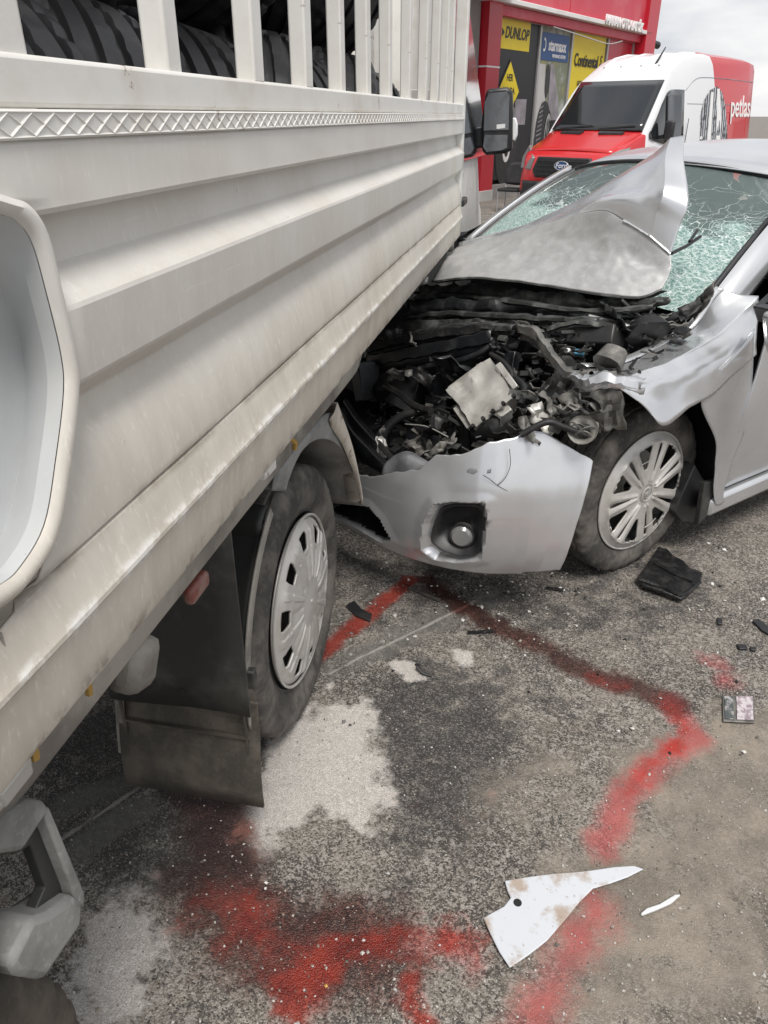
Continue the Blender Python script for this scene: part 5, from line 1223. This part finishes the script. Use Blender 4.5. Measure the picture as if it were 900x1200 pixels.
# windscreen lies on the sloping front between cowl and roof
def wl_(t, y): return Vector((-1.03 - .76 * t + .02, y, 1.37 + .80 * t + .01))
ww = [[wl_(t, a * (.90 - .08 * t)) + Vector((.05 * (1 - a * a) * (1 - t * .6), 0, .016)) for a in np.linspace(-1, 1, 15)] for t in np.linspace(.02, 1.0, 9)]
part('windscreen', MB().grid(ww), M_glassdark, van, smooth=60, solid=.03)
part('wiper', MB().bar(wl_(.03, .1) + Vector((.08, 0, .03)), wl_(.10, .75) + Vector((.06, 0, .03)), .02), M_black, van); part('wiper', MB().bar(wl_(.03, -.7) + Vector((.08, 0, .03)), wl_(.10, -.05) + Vector((.1, 0, .03)), .02), M_black, van)
# bonnet with a raised lip, nose pieces
bn = [[(-.20 - .86 * t, a * (.80 + .10 * t), 1.075 + .315 * t + .035 * (1 - a * a)) for a in np.linspace(-1, 1, 13)] for t in np.linspace(0, 1, 9)]
part('bonnet', MB().grid(bn), M_vanred, van, smooth=60, solid=.02)
for s in (-1, 1):
    part('bonnet_vent', MB().prism([(-.80, s * .18, 1.345), (-.86, s * .62, 1.345), (-.93, s * .62, 1.372), (-.90, s * .16, 1.378)], (0, 0, .03)), M_black, van)
    hl_ = [(-.06, s * .60, .98), (-.05, s * .63, .78), (-.14, s * .90, .80), (-.30, s * .985, .98), (-.52, s * .985, 1.17), (-.36, s * .90, 1.14)]
    part('headlight', MB().prism(hl_, (.05, s * .03, 0)), M_lamp, van, bevel=.015)
    part('fog_lamp_bezel', MB().box((-.10, s * .74, .50), (.10, .24, .14)), M_black, van, bevel=.03)
gpoly = [(-.56, .66), (.56, .66), (.62, .78), (.52, 1.0), (-.52, 1.0), (-.62, .78)]
gr = part('grille', MB().prism([(.0, y, z_) for y, z_ in gpoly], (-.12, 0, 0)), M_black, van, bevel=.02)
for k in range(4): part('grille_bar', MB().box((.012, 0, .71 + .075 * k), (.02, 1.06 - .04 * abs(k - 1), .02)), M_dark2, gr, bevel=.004)
part('emblem', MB().tube([(.01, 0, .87), (.035, 0, .87)], .07, 20), M_blue, gr).scale = (1, 2.0, 1)
text('emblem_lettering', 'Ford', .12, M_whiteprint, gr, (.04, 0, .87), (0, 1, 0), (0, 0, 1), .003, .001, 1, .2)
arc = MB().tube([(.034, .14 * math.cos(t), .87 + .07 * math.sin(t)) for t in np.linspace(0, 2 * PI, 30)], .008, 5, cap=False); part('emblem_rim', arc, M_frame, gr)
part('bumper', MB().grid(patch([[(-.55, -1.0, z_), (-.10, -.88, z_), (.03, -.4, z_), (.04, 0, z_), (.03, .4, z_), (-.10, .88, z_), (-.55, 1.0, z_)] for z_ in (.28, .42, .60)], 8, 40)), M_dark2, van, smooth=60, solid=.03)
part('number_plate', MB().box((.065, 0, .50), (.012, .52, .11)), M_whiteprint, van)
for s in (-1, 1):
    up_ = [(-1.12, 1.36), (-1.34, 1.60), (-1.62, 1.90), (-1.80, 2.03), (-2.1, 2.06), (-2.44, 2.06)]; lo_ = [(-1.12, 1.30), (-1.34, 1.24), (-1.62, 1.20), (-1.85, 1.18), (-2.1, 1.18), (-2.44, 1.18)]
    G_ = [[(x0 + (x1 - x0) * t, s * (vbody(x0 + (x1 - x0) * t, z0 + (z1 - z0) * t) + .010), z0 + (z1 - z0) * t) for t in np.linspace(0, 1, 9)] for (x0, z0), (x1, z1) in zip(spl2(lo_), spl2(up_))]
    part('side_window', MB().grid(G_), M_glassdark, van, smooth=60, solid=.008)
    part('window_bar', MB().tube([(-1.72, s * (vbody(-1.72, z_) + .022), z_) for z_ in (1.2, 1.4, 1.6, 1.8, 1.95)], .018, 6), M_black, van)
    m_ = part('door_mirror', MB().box((-1.50, s * 1.17, 1.42), (.10, .17, .30)), M_black, van, bevel=.03); part('mirror_arm', MB().bar((-1.5, s * 1.0, 1.30), (-1.5, s * 1.15, 1.34), .06), M_black, m_)
    part('door_seam', MB().box((-2.55, s * 1.034, 1.0), (.012, .008, 1.2)), M_dark, van)
    part('roof_gutter', MB().tube([(x_, s * vbody(x_, z_), z_) for x_, z_ in spl2([(-2.5, 2.05), (-2.9, 2.24), (-3.4, 2.28), (-4.5, 2.28), (-5.84, 2.26)])], .007, 6), M_greyprint, van)
    part('body_swage', MB().tube([(x_, s * vbody(x_, 1.84), 1.84) for x_ in np.linspace(-2.6, -5.84, 12)], .006, 6), M_greyprint, van)
    part('side_moulding', MB().box((-3.6, s * 1.035, .62), (3.4, .03, .16)), M_black, van, bevel=.01)
    part('recess_seam', MB().tube([(x_, s * vbody(x_, z_), z_) for x_, z_ in ((-4.15, .95), (-4.15, 1.3), (-4.15, 1.7), (-4.8, 1.7), (-5.55, 1.7), (-5.55, 1.3), (-5.55, .95))], .007, 5), M_vanred, van)
for y in (-.54, -.2, .2, .54):
    part('roof_rib', MB().tube([(-2.05, y, 2.42 + .02), (-2.4, y, 2.59), (-2.9, y, 2.672), (-3.6, y, 2.69), (-5.6, y, 2.67)], .020, 8), M_van, van, smooth=60)
part('aerial', MB().tube([(-2.15, .42, 2.46), (-2.42, .44, 2.74)], [.022, .010], 6), M_black, van)
for x in (-.98, -4.72):
    for s in (-1, 1):
        part('wheel_arch_gap', MB().tube([(x, s * .80, .34), (x, s * 1.032, .34)], .40, 28), M_black, van, smooth=40)
        make_wheel(van, (x, s * (1.04 - .1075), .34), 0 if s > 0 else PI, .34, .215, .215, thub(), M_hub, .22)
# printed tyre and lettering on the left side
def sidep(x, z_): 
    return Vector((x, vbody(x, z_) + .008, z_))
def treadprint():
    n = NT('tyre_print_black_white'); mp_ = n.co((1, 1, 1)); wv = n.n('TexWave'); wv.inputs['Scale'].default_value = 3.2; wv.inputs['Distortion'].default_value = 3; wv.inputs['Detail'].default_value = 2; n.l(mp_, wv.inputs['Vector'])
    n2 = n.noise(9, 3, .6); f = n.math('MULTIPLY', n.ramp(wv.outputs['Fac'], .45, .55), n.ramp(n2, .35, .5)); n.set('Base Color', n.mix(f, (.03, .03, .034), (.5, .52, .55))); n.set('Roughness', .4); return n.m
lens = [(840, 101), (832, 106), (825, 118), (821, 135), (819, 172), (852, 172), (852, 150), (850, 125), (846, 108)]
def on_side(u, v):
    p = vq(u, v, y=1.0)
    for _ in range(6): p = vq(u, v, y=sidep(p.x, p.z).y)
    return p
lp_ = [on_side(u, v) for u, v in lens]
part('tyre_graphic', MB().prism(lp_, (0, .004, 0)), treadprint(), van, smooth=0)
def strip(pix, m, nm):
    part(nm, MB().prism([on_side(u, v) + Vector((0, .006, 0)) for u, v in pix], (0, .003, 0)), m, van, smooth=0)
strip([(833, 108), (836, 108), (832, 170), (828, 170)], M_whiteprint, 'tread_stripe'); strip([(840, 104), (843, 104), (845, 140), (843, 170), (839, 170)], M_whiteprint, 'tread_stripe')
a_, b_ = on_side(855, 124), on_side(880, 124)
text('side_lettering', 'petlas', .56, M_whiteprint, van, (a_ + b_) / 2 + Vector((0, .012, -.03)), (-1, (b_.y - a_.y) / abs(a_.x - b_.x), 0), (0, -.13, 1), .004, .006, .88)

# ------------------------------------------------------------------ pale shed at the far right
sh = empty('metal_shed', (17.5, 31.0, -.24), -.5); tag(sh, 'pale metal clad shed behind the van at the right edge', 'shed')
part('wall', MB().box((4, 3, 1.35), (9, 6, 2.7)), M_gate, sh)
for k in range(12): part('cladding_seam', MB().box((-.4 + k * .75, -.01, 1.35), (.05, .04, 2.6)), M_wall, sh)
part('roof', MB().prism([(-.7, -.4, 2.7), (-.7, 6.4, 2.7), (-.7, 3.0, 3.6)], (9.4, 0, 0)), M_wall, sh)

# ------------------------------------------------------------------ things lying on the ground
def slab(name, px, thick, m, lab, cat_, lift=.003, bend=.0, holes=None, bevel=.002, group=None):
    pts = [ground(u, v) for u, v in px]; c_ = sum(pts, Vector()) / len(pts)
    o = part(name, MB().prism([p - c_ + Vector((0, 0, lift + bend * abs((p - c_).x))) for p in pts], (0, 0, thick)), m, None, smooth=30, bevel=bevel)
    o.location = c_; tag(o, lab, cat_, group); return o
sh_px = [(566, 1080), (574, 1075), (590, 1066), (598, 1056), (594, 1047), (591, 1036), (618, 1031), (648, 1027), (668, 1026), (690, 1024), (720, 1020), (742, 1019), (753, 1023), (735, 1032), (715, 1039), (694, 1045), (678, 1061), (660, 1083), (640, 1106), (620, 1122), (597, 1138), (585, 1120), (575, 1100)]
shard = slab('plastic_shard', sh_px, .004, M_shard, 'large white plastic shard with dried mud, pointed at its right end', 'plastic shard', .006, .02)
h0 = ground(606, 1062); q = part('hole', MB().tube([h0 - shard.location + Vector((0, 0, .009)), h0 - shard.location + Vector((0, 0, .0128))], .009, 14), M_dark, shard)
M_sliver = mat('white_sliver', (.66, .67, .68), .4, 0, (.2, .19, .18), 30, .5, .7, .7)
slab('plastic_sliver', [(750, 1073), (757, 1067), (772, 1062), (790, 1051), (797, 1051), (786, 1061), (768, 1069), (752, 1075)], .007, M_sliver, 'thin curved white sliver right of the large shard', 'plastic shard', .002)
# black broken tray by the wheel
bk_px = [(745, 684), (757, 668), (770, 647), (781, 650), (788, 658), (800, 664), (806, 672), (822, 678), (819, 690), (806, 702), (797, 709), (775, 700), (752, 693)]
bt = slab('black_trim_piece', bk_px, .014, M_tray, 'broken black plastic tray lying in front of the car wheel', 'broken trim', .012, .02, bevel=.004)
pts = [ground(u, v) - bt.location + Vector((0, 0, .03)) for u, v in ((748, 687), (775, 696), (797, 705), (818, 690))]
part('raised_edge', crumple(MB().tube(spline(pts, 14), .007, 6), .004, 40), M_tray, bt); part('raised_rib', MB().tube([ground(u, v) - bt.location + Vector((0, 0, .032)) for u, v in ((765, 668), (790, 682), (810, 690))], .004, 6), M_tray, bt)
for px, lab in (([(881, 730), (888, 727), (897, 735), (906, 739), (903, 747), (892, 741)], 'black plastic chip near the right edge'),
                ([(862, 757), (874, 758), (876, 763), (866, 763)], 'tiny black crumb below the black chip at the right edge'),
                ([(878, 760), (886, 761), (885, 765), (879, 764)], 'tiny black flake beside the black crumb at the right edge'),
                ([(840, 726), (846, 727), (846, 734), (840, 733)], 'small black chip beside a white crumb, right of the black tray'),
                ([(405, 712), (415, 706), (424, 716), (436, 722), (434, 730), (418, 724)], 'crushed dark plastic scrap lying on the red streak by the truck wheel')):
    slab('plastic_chip', px, .008, M_black, lab, 'plastic chip', .002)
# twisted black clip
p = ground(487, 780); o = part('twisted_clip', MB().tube([(0, 0, .004), (.008, -.01, .012), (.004, -.03, .018), (.02, -.045, .008), (.045, -.055, .006)], [.004, .005, .006, .005, .004], 7), M_black); o.location = p
tag(o, 'twisted black plastic clip standing on the asphalt between two pale spots', 'clip')
# foil blister packet
pk = slab('foil_packet', [(846, 817), (883, 817), (884, 849), (847, 847)], .005, M_bare, 'small printed foil packet beside the faint pink stain at right', 'packet', .002)
M_pack1 = mat('packet_print_dark', (.07, .08, .08), .35, 0, (.4, .38, .38), 60, .45, .6, .9); M_pack2 = mat('packet_print_pale', (.55, .50, .52), .3, 0, (.2, .14, .17), 70, .45, .6, .8)
for px, m in (([(848, 819), (858, 819), (859, 846), (849, 845)], M_pack1), ([(862, 819), (881, 819), (882, 847), (863, 846)], M_pack2)):
    part('printed_face', MB().prism([ground(u, v) - pk.location + Vector((0, 0, .0085)) for u, v in px], (0, 0, .002)), m, pk, smooth=0)
# pale chips and pebbles that can be picked out
chips = [(741, 855, 7, 'white chip left of the bright red bend'), (725, 857, 4, 'smaller white chip left of the bright red bend'), (455, 1024, 5, 'square white chip alone on the grey asphalt at centre'), (845, 729, 4, 'white crumb beside the small black chip'),
         (312, 1035, 5, 'white pebble on the edge of the maroon stain'), (311, 1042, 4, 'second white pebble on the edge of the maroon stain'), (463, 1160, 6, 'grey pebble between the red stains at the bottom'), (382, 1156, 4, 'yellow pebble on the bright red puddle at the bottom'),
         (872, 882, 6, 'pale flake below the foil packet'), (600, 683, 5, 'pale glass crumb under the bumper corner'), (610, 686, 4, 'second pale glass crumb under the bumper corner'), (848, 645, 6, 'pale flake of plastic behind the car wheel'), (830, 637, 4, 'white crumb behind the car wheel'),
         (668, 798, 4, 'white fleck on the dark red trail'), (410, 850, 4, 'black pebble on the white powder beside the truck wheel'), (620, 1064 + 60, 3, 'tiny chip under the large shard'), (835, 685, 5, 'white fleck right of the black tray'), (893, 703, 6, 'pale splinter at the right edge')]
M_chip = mat('pale_chip', (.68, .67, .64), .5, 0, (.5, .48, .44), 40, .4, .6, .6); M_yel = mat('yellow_pebble', (.55, .35, .08), .6); M_gp = mat('grey_pebble', (.42, .41, .40), .7)
for u, v, s_, lab in chips:
    p = ground(u, v); r = s_ * .5 * (p - Vector((0, 0, H))).length / 880; m = MB(); m.rock((0, 0, r * .45), r, .3, .5)
    o = part('chip', m, M_yel if 'yellow' in lab else M_black if 'black pebble' in lab else M_gp if 'grey' in lab else M_chip, None, smooth=0); o.location = p; tag(o, lab, 'chip')
# slivers of wreckage under the bumper
for k, (a, b, lab) in enumerate((((480, 690), (515, 706), 'bent grey metal sliver lying under the bumper at left'), ((398, 668), (422, 664), 'thin pale splinter lying behind the truck wheel'), ((548, 743), (578, 742), 'thin grey splinter in front of the bumper'), ((640, 690), (660, 694), 'thin dark splinter beside the car wheel'))):
    A_, B_ = ground(*a), ground(*b); o = part('metal_splinter', MB().bar((0, 0, .006), (B_ - A_) + Vector((0, 0, .010)), .012, .004), M_bare if k < 2 else M_dark); o.location = A_; tag(o, lab, 'splinter')
